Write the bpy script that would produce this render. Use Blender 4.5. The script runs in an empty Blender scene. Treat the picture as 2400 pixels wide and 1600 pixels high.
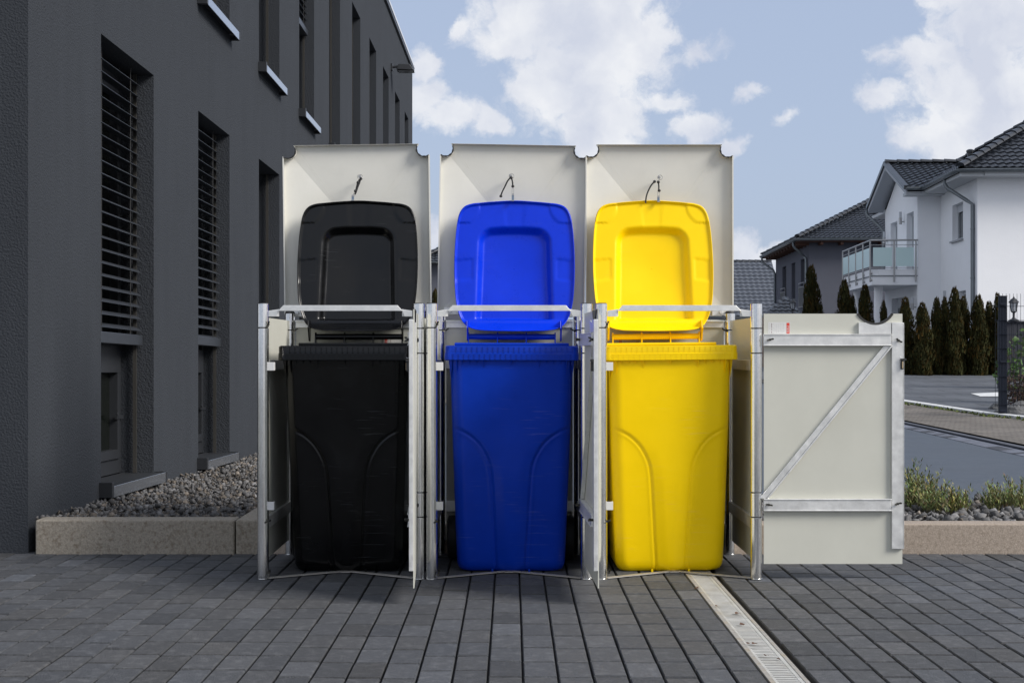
import bpy, bmesh, math, random
import numpy as np
from mathutils import Vector, Matrix
from math import radians as R, sin, cos, pi, sqrt, floor
random.seed(7); rng = np.random.default_rng(7)
scene = bpy.context.scene
col = scene.collection

# ------------------------------------------------------------------ camera, light, exposure
CZ = 0.96                 # eye height
F = 3250.0                # focal length in px of the 2400 px wide photograph
cam_d = bpy.data.cameras.new("camera"); cam = bpy.data.objects.new("camera", cam_d); col.objects.link(cam)
cam.location = (0, 0, CZ); cam.rotation_euler = (R(90), 0, 0)
cam_d.sensor_width = 36.0; cam_d.lens = 36.0 * F / 2400.0
cam_d.shift_y = 23.0 / 2400.0
cam_d.clip_start = 0.05; cam_d.clip_end = 2000
scene.camera = cam

SUN = Vector((1.0, -0.50, 0.80)).normalized()
sun_d = bpy.data.lights.new("sun", 'SUN'); sun_d.energy = 2.6; sun_d.angle = R(24); sun_d.color = (1.0, 0.955, 0.90)
sun = bpy.data.objects.new("sun", sun_d); col.objects.link(sun)
sun.location = (4, -6, 8); sun.rotation_euler = SUN.to_track_quat('Z', 'Y').to_euler()

scene.view_settings.view_transform = 'Standard'; scene.view_settings.look = 'None'
scene.view_settings.gamma = 1.0; scene.view_settings.exposure = 0.62
scene.cycles.max_bounces = 8

W = bpy.data.worlds.new("World"); scene.world = W; W.use_nodes = True
nt = W.node_tree; nt.nodes.clear()
def wn(t, **k):
    n = nt.nodes.new(t)
    for a, b in k.items(): setattr(n, a, b)
    return n
def wl(a, b): nt.links.new(a, b)
def wmath(op, a, b=None, c=None):
    n = wn('ShaderNodeMath', operation=op)
    for i, v in enumerate((a, b, c)):
        if v is None: continue
        if isinstance(v, (int, float)): n.inputs[i].default_value = v
        else: wl(v, n.inputs[i])
    return n.outputs[0]
sky = wn('ShaderNodeTexSky', sky_type='NISHITA'); sky.sun_disc = False
sky.sun_elevation = math.asin(SUN.z); sky.sun_rotation = math.atan2(SUN.x, SUN.y)
sky.air_density = 1.0; sky.dust_density = 2.5; sky.ozone_density = 1.2; sky.altitude = 100
tc = wn('ShaderNodeTexCoord'); sep = wn('ShaderNodeSeparateXYZ'); wl(tc.outputs['Generated'], sep.inputs[0])
yy = wmath('MAXIMUM', sep.outputs[1], 0.05)
u = wmath('DIVIDE', sep.outputs[0], yy); v = wmath('DIVIDE', sep.outputs[2], yy)
uv = wn('ShaderNodeCombineXYZ'); wl(u, uv.inputs[0]); wl(v, uv.inputs[1])
# warp the cloud lookup with noise so that the banks get ragged edges
nz1 = wn('ShaderNodeTexNoise'); nz1.inputs['Scale'].default_value = 13; nz1.inputs['Detail'].default_value = 7; nz1.inputs['Roughness'].default_value = 0.62
wl(uv.outputs[0], nz1.inputs['Vector'])
sb = wn('ShaderNodeVectorMath', operation='SUBTRACT'); wl(nz1.outputs['Color'], sb.inputs[0]); sb.inputs[1].default_value = (0.5, 0.5, 0.5)
scl = wn('ShaderNodeVectorMath', operation='SCALE'); wl(sb.outputs[0], scl.inputs[0]); scl.inputs['Scale'].default_value = 0.05
wuv = wn('ShaderNodeVectorMath', operation='ADD'); wl(uv.outputs[0], wuv.inputs[0]); wl(scl.outputs[0], wuv.inputs[1])
blobs = [(1260,30,160,110,1),(1430,90,150,140,1),(1330,190,150,110,1),(1400,290,125,90,1),(1180,90,70,60,.8),(1545,60,50,60,.8),
 (1005,150,38,50,.9),(1000,215,48,60,.9),(1060,275,75,36,.9),(1140,300,52,28,.8),
 (1632,120,62,30,.62),(1570,222,62,30,.62),(1640,290,70,38,.75),(1700,335,45,26,.7),(1745,215,34,18,.45),(1842,278,34,18,.62),(1072,48,24,22,.5),
 (2175,125,90,45,1),(2330,60,130,120,1),(2260,200,150,90,1),(2350,230,120,150,1),(2230,320,110,70,1),(2065,235,55,34,.8),(2180,75,28,20,.5),(2205,8,40,20,.6),(2070,130,35,30,.5),
 (1735,575,48,40,1),(1790,605,60,26,.9),(1016,560,26,50,.9)]
dens = None
for (cx, cy, rx, ry, a) in blobs:
    s_ = wn('ShaderNodeVectorMath', operation='SUBTRACT'); wl(wuv.outputs[0], s_.inputs[0])
    s_.inputs[1].default_value = ((cx - 1200) / F, (823 - cy) / F, 0)
    m_ = wn('ShaderNodeVectorMath', operation='MULTIPLY'); wl(s_.outputs[0], m_.inputs[0]); m_.inputs[1].default_value = (F / rx, F / ry, 0)
    l_ = wn('ShaderNodeVectorMath', operation='LENGTH'); wl(m_.outputs[0], l_.inputs[0])
    d_ = wmath('MULTIPLY', wmath('SUBTRACT', 1.32, l_.outputs['Value']), a)
    dens = d_ if dens is None else wmath('SMOOTH_MAX', dens, d_, 0.25)
nz2 = wn('ShaderNodeTexNoise'); nz2.inputs['Scale'].default_value = 42; nz2.inputs['Detail'].default_value = 8; nz2.inputs['Roughness'].default_value = 0.6
wl(wuv.outputs[0], nz2.inputs['Vector'])
dens = wmath('ADD', dens, wmath('MULTIPLY', wmath('SUBTRACT', nz2.outputs['Fac'], 0.5), 1.8))
# the rest of the dome: broken cloud from the direction itself
nz3 = wn('ShaderNodeTexNoise'); nz3.inputs['Scale'].default_value = 2.6; nz3.inputs['Detail'].default_value = 7; nz3.inputs['Roughness'].default_value = 0.6
wl(tc.outputs['Generated'], nz3.inputs['Vector'])
gen = wmath('MULTIPLY', wmath('SUBTRACT', nz3.outputs['Fac'], 0.44), 7.0)
front = wn('ShaderNodeMapRange', interpolation_type='SMOOTHSTEP'); wl(sep.outputs[1], front.inputs['Value'])
front.inputs['From Min'].default_value = 0.72; front.inputs['From Max'].default_value = 0.86
mx = wn('ShaderNodeMix'); wl(front.outputs[0], mx.inputs['Factor']); wl(gen, mx.inputs[2]); wl(dens, mx.inputs[3])
al = wn('ShaderNodeMapRange', interpolation_type='SMOOTHSTEP'); wl(mx.outputs[0], al.inputs['Value'])
al.inputs['From Min'].default_value = 0.0; al.inputs['From Max'].default_value = 0.64; al.inputs['To Max'].default_value = 0.95
nz4 = wn('ShaderNodeTexNoise'); nz4.inputs['Scale'].default_value = 16; nz4.inputs['Detail'].default_value = 6
wl(wuv.outputs[0], nz4.inputs['Vector'])
cr = wn('ShaderNodeValToRGB'); wl(nz4.outputs['Fac'], cr.inputs[0])
SKY_GAIN = 0.125
def ccol(r, g, b, k=1.0): return (r * k / SKY_GAIN / 1.54, g * k / SKY_GAIN / 1.54, b * k / SKY_GAIN / 1.54, 1)
cr.color_ramp.elements[0].position = 0.36; cr.color_ramp.elements[0].color = ccol(.64, .68, .79)
cr.color_ramp.elements[1].position = 0.62; cr.color_ramp.elements[1].color = ccol(.88, .895, .93)
# thin veil over the blue as on a hazy spring day
veil = wn('ShaderNodeMix', data_type='RGBA'); veil.inputs['Factor'].default_value = 0.82
wl(sky.outputs[0], veil.inputs[6]); veil.inputs[7].default_value = ccol(.435, .515, .69)
cm = wn('ShaderNodeMix', data_type='RGBA'); wl(al.outputs[0], cm.inputs['Factor']); wl(veil.outputs[2], cm.inputs[6]); wl(cr.outputs[0], cm.inputs[7])
bg = wn('ShaderNodeBackground'); wl(cm.outputs[2], bg.inputs[0]); bg.inputs[1].default_value = SKY_GAIN
wo = wn('ShaderNodeOutputWorld'); wl(bg.outputs[0], wo.inputs[0])

# ------------------------------------------------------------------ materials
MATS = {}
def mat(name, base, rough=0.6, metal=0.0, spec=0.5, var=0.0, vscale=20, bump=0.0, bscale=200, bdist=0.002, coat=0.0,
        vcol=None, streak=None, tint=None, rvar=0.0, detail=5, attr=None, alpha=None, trans=0.0, fn=None):
    if name in MATS: return MATS[name]
    m = bpy.data.materials.new(name); m.use_nodes = True; t = m.node_tree; n = t.nodes; L = t.links
    b = n['Principled BSDF']
    b.inputs['Roughness'].default_value = rough; b.inputs['Metallic'].default_value = metal
    b.inputs['Specular IOR Level'].default_value = spec; b.inputs['Coat Weight'].default_value = coat
    if trans: b.inputs['Transmission Weight'].default_value = trans
    b.inputs['Base Color'].default_value = (*base, 1)
    tc = n.new('ShaderNodeTexCoord'); src = tc.outputs['Object']
    cur = None
    if var or attr:
        rgb = n.new('ShaderNodeRGB'); rgb.outputs[0].default_value = (*base, 1); cur = rgb.outputs[0]
    def scaled(color, fac_out, lo, hi):
        mr = n.new('ShaderNodeMapRange'); L.new(fac_out, mr.inputs[0]); mr.inputs['From Min'].default_value = .25; mr.inputs['From Max'].default_value = .75
        mr.inputs['To Min'].default_value = lo; mr.inputs['To Max'].default_value = hi
        vm = n.new('ShaderNodeVectorMath'); vm.operation = 'SCALE'; L.new(color, vm.inputs[0]); L.new(mr.outputs[0], vm.inputs['Scale'])
        return vm.outputs[0]
    if var:
        nz = n.new('ShaderNodeTexNoise'); nz.inputs['Scale'].default_value = vscale; nz.inputs['Detail'].default_value = detail; nz.inputs['Roughness'].default_value = .78 if detail > 10 else .65
        if streak:
            mp = n.new('ShaderNodeMapping'); mp.inputs['Scale'].default_value = streak; L.new(src, mp.inputs[0]); L.new(mp.outputs[0], nz.inputs['Vector'])
        else: L.new(src, nz.inputs['Vector'])
        cur = scaled(cur, nz.outputs['Fac'], 1 - var, 1 + var)
        if tint:
            nz5 = n.new('ShaderNodeTexNoise'); nz5.inputs['Scale'].default_value = vscale * .37; nz5.inputs['Detail'].default_value = 4; L.new(src, nz5.inputs['Vector'])
            mr = n.new('ShaderNodeMapRange'); L.new(nz5.outputs['Fac'], mr.inputs[0]); mr.inputs['From Min'].default_value = .5; mr.inputs['From Max'].default_value = .72
            mr.inputs['To Max'].default_value = tint[3]
            mi = n.new('ShaderNodeMix'); mi.data_type = 'RGBA'; L.new(mr.outputs[0], mi.inputs['Factor']); L.new(cur, mi.inputs[6]); mi.inputs[7].default_value = (*tint[:3], 1)
            cur = mi.outputs[2]
        if rvar:
            mr = n.new('ShaderNodeMapRange'); L.new(nz.outputs['Fac'], mr.inputs[0]); mr.inputs['From Min'].default_value = .3; mr.inputs['From Max'].default_value = .7
            mr.inputs['To Min'].default_value = rough - rvar; mr.inputs['To Max'].default_value = rough + rvar; L.new(mr.outputs[0], b.inputs['Roughness'])
    if attr:
        at = n.new('ShaderNodeAttribute'); at.attribute_name = attr
        vm = n.new('ShaderNodeVectorMath'); vm.operation = 'MULTIPLY'; L.new(cur, vm.inputs[0]); L.new(at.outputs['Color'], vm.inputs[1]); cur = vm.outputs[0]
    if cur is not None: L.new(cur, b.inputs['Base Color'])
    if bump:
        nb = n.new('ShaderNodeTexNoise'); nb.inputs['Scale'].default_value = bscale; nb.inputs['Detail'].default_value = 4; L.new(src, nb.inputs['Vector'])
        bp = n.new('ShaderNodeBump'); bp.inputs['Strength'].default_value = bump; bp.inputs['Distance'].default_value = bdist
        L.new(nb.outputs['Fac'], bp.inputs['Height']); L.new(bp.outputs[0], b.inputs['Normal'])
    if fn: fn(t, n, L, b, src, cur)
    MATS[name] = m; return m

def scratches(amount):
    # thin pale scuffs running across the plastic
    def f(t, n, L, b, src, cur):
        mp = n.new('ShaderNodeMapping'); mp.inputs['Scale'].default_value = (5, 5, 130); mp.inputs['Rotation'].default_value = (0, R(3), 0); L.new(src, mp.inputs[0])
        nz = n.new('ShaderNodeTexNoise'); nz.inputs['Scale'].default_value = 1.4; nz.inputs['Detail'].default_value = 3; L.new(mp.outputs[0], nz.inputs['Vector'])
        mr = n.new('ShaderNodeMapRange'); L.new(nz.outputs['Fac'], mr.inputs[0]); mr.inputs['From Min'].default_value = .62; mr.inputs['From Max'].default_value = .76; mr.inputs['To Max'].default_value = amount
        pn = n.new('ShaderNodeTexNoise'); pn.inputs['Scale'].default_value = 5; L.new(src, pn.inputs['Vector'])
        pr = n.new('ShaderNodeMapRange'); L.new(pn.outputs['Fac'], pr.inputs[0]); pr.inputs['From Min'].default_value = .48; pr.inputs['From Max'].default_value = .62
        ml = n.new('ShaderNodeMath'); ml.operation = 'MULTIPLY'; L.new(mr.outputs[0], ml.inputs[0]); L.new(pr.outputs[0], ml.inputs[1])
        mi = n.new('ShaderNodeMix'); mi.data_type = 'RGBA'; L.new(ml.outputs[0], mi.inputs['Factor'])
        if cur is not None: L.new(cur, mi.inputs[6])
        mi.inputs[7].default_value = (.5, .52, .55, 1); L.new(mi.outputs[2], b.inputs['Base Color'])
    return f

M_plaster = lambda: mat("dark_plaster", (.0375, .0418, .049), .9, spec=.18, var=.09, vscale=3.0, streak=(1.6, 1.6, .3), bump=1.0, bscale=92, bdist=.007, detail=8)
M_anthra = lambda: mat("anthracite_metal", (.022, .024, .028), .42, spec=.5, var=.1, vscale=8)
M_slat = lambda: mat("slat_aluminium", (.048, .054, .064), .38, metal=.35, var=.1, vscale=5)
M_sill = lambda: mat("sill_aluminium", (.035, .038, .043), .42, metal=.2, var=.15, vscale=12)
M_lip = lambda: mat("sill_lip_aluminium", (.52, .56, .62), .24, metal=.9)
M_glassd = lambda: mat("dark_window_glass", (.006, .0075, .006), .03, spec=.4)
M_coping = lambda: mat("light_coping_metal", (.62, .64, .67), .4, metal=.2)
def spangle(t, n, L, b, src, cur):
    vo = n.new('ShaderNodeTexVoronoi'); vo.inputs['Scale'].default_value = 140; L.new(src, vo.inputs['Vector'])
    mp = n.new('ShaderNodeMapping'); mp.inputs['Scale'].default_value = (40, 40, 5); L.new(src, mp.inputs[0])
    nz = n.new('ShaderNodeTexNoise'); nz.inputs['Scale'].default_value = 1; nz.inputs['Detail'].default_value = 6; nz.inputs['Roughness'].default_value = .7; L.new(mp.outputs[0], nz.inputs['Vector'])
    ad = n.new('ShaderNodeMath'); ad.operation = 'MULTIPLY_ADD'; L.new(vo.outputs['Color'], ad.inputs[0]); ad.inputs[1].default_value = .22; L.new(nz.outputs['Fac'], ad.inputs[2])
    cr = n.new('ShaderNodeValToRGB'); L.new(ad.outputs[0], cr.inputs[0])
    cr.color_ramp.elements[0].position = .3; cr.color_ramp.elements[0].color = (.72, .72, .71, 1)
    cr.color_ramp.elements[1].position = .78; cr.color_ramp.elements[1].color = (.95, .95, .94, 1)
    L.new(cr.outputs[0], b.inputs['Base Color'])
    mr = n.new('ShaderNodeMapRange'); L.new(nz.outputs['Fac'], mr.inputs[0]); mr.inputs['To Min'].default_value = .10; mr.inputs['To Max'].default_value = .26; L.new(mr.outputs[0], b.inputs['Roughness'])
    bp = n.new('ShaderNodeBump'); bp.inputs['Strength'].default_value = .12; bp.inputs['Distance'].default_value = .001; L.new(nz.outputs['Fac'], bp.inputs['Height']); L.new(bp.outputs[0], b.inputs['Normal'])
M_galv = lambda: mat("galvanised_steel", (.7, .7, .69), .3, metal=1.0, fn=spangle)
M_galvflat = lambda: mat("galvanised_profile", (.78, .78, .76), .38, metal=.6, var=.13, vscale=26, streak=(1, 1, 1), rvar=.1, bump=.06, bscale=60)
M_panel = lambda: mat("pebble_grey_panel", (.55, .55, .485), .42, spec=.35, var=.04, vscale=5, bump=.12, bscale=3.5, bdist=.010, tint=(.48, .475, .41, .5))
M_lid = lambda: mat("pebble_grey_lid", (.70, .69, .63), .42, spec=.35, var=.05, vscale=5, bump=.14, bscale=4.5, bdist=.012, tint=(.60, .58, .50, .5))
M_rubber = lambda: mat("black_rubber", (.02, .02, .02), .6)
M_cord = lambda: mat("black_cord", (.012, .012, .012), .55, bump=.8, bscale=600)
M_darkgap = lambda: mat("dark_gap", (.03, .03, .03), .7)
M_black = lambda: mat("black_plastic", (.0022, .0023, .0026), .22, spec=.36, var=.25, vscale=9, rvar=.06, bump=.06, bscale=350, bdist=.0006, fn=scratches(.07))
M_blueb = lambda: mat("deep_blue_plastic", (.0, .036, .44), .33, spec=.22, var=.10, vscale=7, rvar=.05, bump=.06, bscale=350, bdist=.0006, fn=scratches(.13))
M_blue = lambda: mat("blue_plastic", (.0, .032, .60), .30, spec=.26, var=.08, vscale=9, rvar=.05, bump=.06, bscale=350, bdist=.0006, fn=scratches(.08))
M_yellow = lambda: mat("yellow_plastic", (.96, .655, .0), .36, spec=.22, var=.03, vscale=7, rvar=.05, bump=.05, bscale=350, bdist=.0006, fn=scratches(.10))
M_kerb = lambda: mat("sandy_concrete", (.29, .26, .215), .9, spec=.2, var=.42, vscale=150, bump=.6, bscale=260, bdist=.003, tint=(.17, .135, .10, .75), detail=10)
M_white = lambda: mat("white_render", (.90, .91, .93), .85, spec=.2, var=.03, vscale=1.2, bump=.25, bscale=40, bdist=.01)
M_greyw = lambda: mat("grey_render", (.105, .11, .135), .85, spec=.2, var=.05, vscale=1.5, bump=.25, bscale=40, bdist=.01)
M_tile = lambda: mat("black_roof_tile", (.016, .019, .025), .34, spec=.45, var=.3, vscale=3, coat=.1)
M_soffit = lambda: mat("white_soffit", (.5, .52, .54), .7)
M_wood = lambda: mat("brown_soffit_wood", (.075, .03, .018), .7, var=.2, vscale=6)
M_zinc = lambda: mat("zinc_gutter", (.17, .19, .205), .4, metal=.5, var=.12, vscale=4)
M_steel = lambda: mat("brushed_steel", (.42, .42, .42), .35, metal=.8)
M_frost = lambda: mat("frosted_glass", (.58, .76, .76), .35, spec=.6)
M_winwhite = lambda: mat("white_window_frame", (.55, .57, .6), .5)
M_bark = lambda: mat("bark", (.06, .045, .03), .9, var=.2)
M_conifer = lambda: mat("conifer_foliage", (.028, .029, .010), .8, spec=.1, var=.35, vscale=9, tint=(.055, .030, .008, .6), attr="tint")
M_shrub = lambda: mat("grey_green_leaves", (.19, .215, .085), .6, spec=.25, var=.3, vscale=30, tint=(.26, .23, .09, .5), attr="tint")
M_gravel = lambda: mat("grey_stone", (.112, .110, .107), .85, spec=.3, var=.45, vscale=40, attr="tint", bump=.5, bscale=160)
M_kerbr = lambda: mat("pale_sandy_concrete", (.345, .29, .24), .9, spec=.2, var=.38, vscale=150, bump=.6, bscale=260, bdist=.003, tint=(.22, .18, .14, .7), detail=10)
M_asphalt = lambda: mat("asphalt", (.070, .083, .102), .55, spec=.4, var=.14, vscale=1.1, bump=.5, bscale=220, bdist=.004, rvar=.12, detail=9, tint=(.052, .062, .078, .7))
M_paver = lambda: mat("anthracite_paver", (.069, .072, .078), .72, spec=.35, var=.62, vscale=75, streak=(1, 2.2, 1), bump=1.0, bscale=170, bdist=.005, attr="tint", tint=(.135, .138, .145, .6), detail=12)
M_sand = lambda: mat("joint_sand", (.016, .015, .014), .95, var=.3, vscale=80)

# ------------------------------------------------------------------ mesh helpers
class MB:
    def __init__(s): s.v = []; s.f = []; s.m = []; s.c = []; s.mi = 0; s.cc = (1, 1, 1)
    def add(s, vs, fs, mi=None):
        o = len(s.v); s.v += [tuple(p) for p in vs]
        for f in fs: s.f.append([i + o for i in f]); s.m.append(s.mi if mi is None else mi); s.c.append(s.cc)
    def box(s, x0, x1, y0, y1, z0, z1, mi=None):
        s.add([(x0,y0,z0),(x1,y0,z0),(x1,y1,z0),(x0,y1,z0),(x0,y0,z1),(x1,y0,z1),(x1,y1,z1),(x0,y1,z1)],
              [(0,3,2,1),(4,5,6,7),(0,1,5,4),(1,2,6,5),(2,3,7,6),(3,0,4,7)], mi)
    def hexa(s, p, mi=None):   # 8 points: bottom loop then top loop
        s.add(p, [(0,3,2,1),(4,5,6,7),(0,1,5,4),(1,2,6,5),(2,3,7,6),(3,0,4,7)], mi)
    def prism(s, poly, d0, d1, axis='y', mi=None):  # poly in the two other axes, convex or not
        n = len(poly)
        def P(a, b, d):
            return {'y': (a, d, b), 'x': (d, a, b), 'z': (a, b, d)}[axis]
        vs = [P(a, b, d0) for a, b in poly] + [P(a, b, d1) for a, b in poly]
        fs = [tuple(range(n)), tuple(range(2*n-1, n-1, -1))] + [(i, (i+1) % n, n + (i+1) % n, n + i) for i in range(n)]
        s.add(vs, fs, mi)
    def tube(s, pts, r, seg=10, mi=None, caps=True):
        pts = [Vector(p) for p in pts]; n = len(pts); rr = r if isinstance(r, (list, tuple)) else [r] * n
        rings = []; prev = None
        for i, p in enumerate(pts):
            d = (pts[min(i+1, n-1)] - pts[max(i-1, 0)]).normalized()
            a = prev if prev is not None else (Vector((0,0,1)) if abs(d.z) < .9 else Vector((1,0,0)))
            x = (a - d * a.dot(d)).normalized(); prev = x; y = d.cross(x)
            rings.append([p + (x * cos(2*pi*k/seg) + y * sin(2*pi*k/seg)) * rr[i] for k in range(seg)])
        vs = [q for r_ in rings for q in r_]
        fs = [(i*seg+k, i*seg+(k+1) % seg, (i+1)*seg+(k+1) % seg, (i+1)*seg+k) for i in range(n-1) for k in range(seg)]
        if caps: fs += [tuple(range(seg-1, -1, -1)), tuple((n-1)*seg+k for k in range(seg))]
        s.add(vs, fs, mi)
    def lathe(s, prof, c=(0,0,0), seg=24, axis='z', mi=None):
        vs = []; n = len(prof)
        for (r, h) in prof:
            for k in range(seg):
                a = 2*pi*k/seg
                q = {'z': (r*cos(a), r*sin(a), h), 'x': (h, r*cos(a), r*sin(a)), 'y': (r*cos(a), h, r*sin(a))}[axis]
                vs.append((c[0]+q[0], c[1]+q[1], c[2]+q[2]))
        fs = [(i*seg+k, i*seg+(k+1) % seg, (i+1)*seg+(k+1) % seg, (i+1)*seg+k) for i in range(n-1) for k in range(seg)]
        if prof[0][0] > 1e-6: fs.append(tuple(range(seg-1, -1, -1)))
        if prof[-1][0] > 1e-6: fs.append(tuple((n-1)*seg+k for k in range(seg)))
        s.add(vs, fs, mi)
    def build(s, name, mats, parent=None, smooth=None, bevel=0, solid=0, tint=False, xf=None, fixn=False):
        me = bpy.data.meshes.new(name)
        if xf: s.v = [tuple(xf @ Vector(p)) for p in s.v]
        me.from_pydata(s.v, [], s.f)
        if not isinstance(mats, (list, tuple)): mats = [mats]
        for m in mats: me.materials.append(m)
        if len(mats) > 1: me.polygons.foreach_set('material_index', s.m)
        if tint:
            at = me.color_attributes.new('tint', 'FLOAT_COLOR', 'CORNER')
            tot = np.array([len(f) for f in s.f]); c = np.array(s.c, dtype=np.float32)
            c = np.concatenate([c, np.ones((len(c), 1), np.float32)], 1); at.data.foreach_set('color', np.repeat(c, tot, 0).ravel())
        if smooth is not None:
            me.shade_smooth()
            if smooth < 179: me.set_sharp_from_angle(angle=R(smooth))
        me.update()
        if fixn:
            bm = bmesh.new(); bm.from_mesh(me); bmesh.ops.recalc_face_normals(bm, faces=bm.faces); bm.to_mesh(me); bm.free()
        o = bpy.data.objects.new(name, me); col.objects.link(o)
        if parent: o.parent = parent
        if solid:
            sm = o.modifiers.new('solid', 'SOLIDIFY'); sm.thickness = solid; sm.offset = 0
        if bevel:
            bv = o.modifiers.new('bevel', 'BEVEL'); bv.width = bevel; bv.segments = 2; bv.limit_method = 'ANGLE'; bv.angle_limit = R(40)
        return o
def tag(o, label=None, cat=None, group=None, kind=None):
    if label: o['label'] = label
    if cat: o['category'] = cat
    if group: o['group'] = group
    if kind: o['kind'] = kind
    return o
def empty(name, loc=(0,0,0), rot=(0,0,0)):
    o = bpy.data.objects.new(name, None); o.empty_display_size = .2; col.objects.link(o); o.location = loc; o.rotation_euler = rot; return o
def children(o): return [c for c in bpy.data.objects if c.parent == o]
def copy_tree(o, parent=None):
    c = o.copy(); col.objects.link(c)
    if parent: c.parent = parent
    for ch in children(o): copy_tree(ch, c)
    return c
def arc(cx, cz, r, a0, a1, n): return [(cx + r*cos(R(a0 + (a1-a0)*i/n)), cz + r*sin(R(a0 + (a1-a0)*i/n))) for i in range(n+1)]
def at(px, py, Y): return Vector(((px-1200)*Y/F, Y, CZ-(py-823)*Y/F))
def sstep(a, b, x):
    t = min(1, max(0, (x-a)/(b-a))) if b != a else float(x > a); return t*t*(3-2*t)

def text_mesh(mb, body, size, mtx, mi):
    cu = bpy.data.curves.new('t', 'FONT'); cu.body = body; cu.size = size; cu.align_x = 'CENTER'; cu.align_y = 'CENTER'; cu.extrude = .0002
    ob = bpy.data.objects.new('t', cu); col.objects.link(ob)
    dg = bpy.context.evaluated_depsgraph_get(); me = bpy.data.meshes.new_from_object(ob.evaluated_get(dg))
    mb.add([mtx @ vtx.co for vtx in me.vertices], [tuple(p.vertices) for p in me.polygons], mi)
    bpy.data.objects.remove(ob); bpy.data.curves.remove(cu); bpy.data.meshes.remove(me)
# ------------------------------------------------------------------ setting: ground, road, paving
def H(y):  # the far plots lie a little higher than the street
    return 0.0 if y < 20 else (min(y, 33) - 20) * .026
def gp(px, py, dz=0.0):   # where a ray towards a measured point meets the ground
    Y = 10.0
    for _ in range(40): Y = (CZ - H(Y) - dz) * F / (py - 823)
    return ((px-1200)*Y/F, Y)

ys = [-60, -20, -5, 6.5, 13, 20, 24, 28, 33, 45, 60, 85, 120, 200, 400, 900]
m = MB()
for i in range(len(ys)-1):
    xs_ = [-900, -300, -100, -40, -20, -10, 0, 10, 20, 40, 100, 300, 900]
    for a, b_ in zip(xs_[:-1], xs_[1:]): m.add([(a, ys[i], H(ys[i])-.09), (b_, ys[i], H(ys[i])-.09), (b_, ys[i+1], H(ys[i+1])-.09), (a, ys[i+1], H(ys[i+1])-.09)], [(0,1,2,3)])
tag(m.build('ground', mat("bare_ground", (.10, .10, .085), .95, var=.3, vscale=2)), kind='structure')

# pavers: real blocks with rounded edges and open joints
PX0, PITCH, ROW = 0.035, 0.104, 0.2
def paver(mb, x0, x1, y0, y1, dz, tl):
    b = .0045; zt = dz; g = .004
    y0 += g; y1 -= g
    def z(x, y): return zt + tl[0]*(x-(x0+x1)/2) + tl[1]*(y-(y0+y1)/2)
    o = [(x0,y0),(x1,y0),(x1,y1),(x0,y1)]; i_ = [(x0+b*.7,y0+b*1.3),(x1-b*.7,y0+b*1.3),(x1-b*.7,y1-b*1.3),(x0+b*.7,y1-b*1.3)]
    vs = [(x,y,-.03) for x,y in o] + [(x,y,z(x,y)-b) for x,y in o] + [(x,y,z(x,y)) for x,y in i_]
    fs = [(8,9,10,11)] + [(k,(k+1)%4,4+(k+1)%4,4+k) for k in range(4)] + [(4+k,4+(k+1)%4,8+(k+1)%4,8+k) for k in range(4)]
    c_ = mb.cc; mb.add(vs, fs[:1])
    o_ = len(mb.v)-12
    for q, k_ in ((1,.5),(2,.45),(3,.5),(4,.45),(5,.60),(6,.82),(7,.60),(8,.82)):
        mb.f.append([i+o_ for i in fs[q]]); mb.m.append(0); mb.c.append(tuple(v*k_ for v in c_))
m = MB(); DR0, DR1 = .750, .866
def row_col(x0, x1, yb):
    y = yb - random.choice((0, .1)) - random.uniform(0, .03)
    while y < 6.66:
        t = random.gauss(1, .12); k = random.gauss(0, .012); m.cc = (max(.6, t*(1-k)), max(.6, t), max(.6, t*(1+k*1.5)))
        if random.random() < .03: m.cc = tuple(c*1.3 for c in m.cc)
        ye = min(y+ROW, 6.66)
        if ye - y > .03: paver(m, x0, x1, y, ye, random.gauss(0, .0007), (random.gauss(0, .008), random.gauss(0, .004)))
        y += ROW
k = -48
while PX0 + k*PITCH < .70:
    x = PX0 + k*PITCH; xe = min(x+PITCH-.0062, DR0-.006); row_col(x, xe, 1.6); k += 1
x = .888
while x < 7.3:
    row_col(x, x+PITCH-.0062, 1.6); x += PITCH
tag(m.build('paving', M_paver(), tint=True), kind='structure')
m = MB(); m.add([(-5.2,1.0,-.016),(7.5,1.0,-.016),(7.5,6.68,-.016),(-5.2,6.68,-.016)], [(0,1,2,3)])
tag(m.build('joint_sand', M_sand()), kind='structure')

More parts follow.
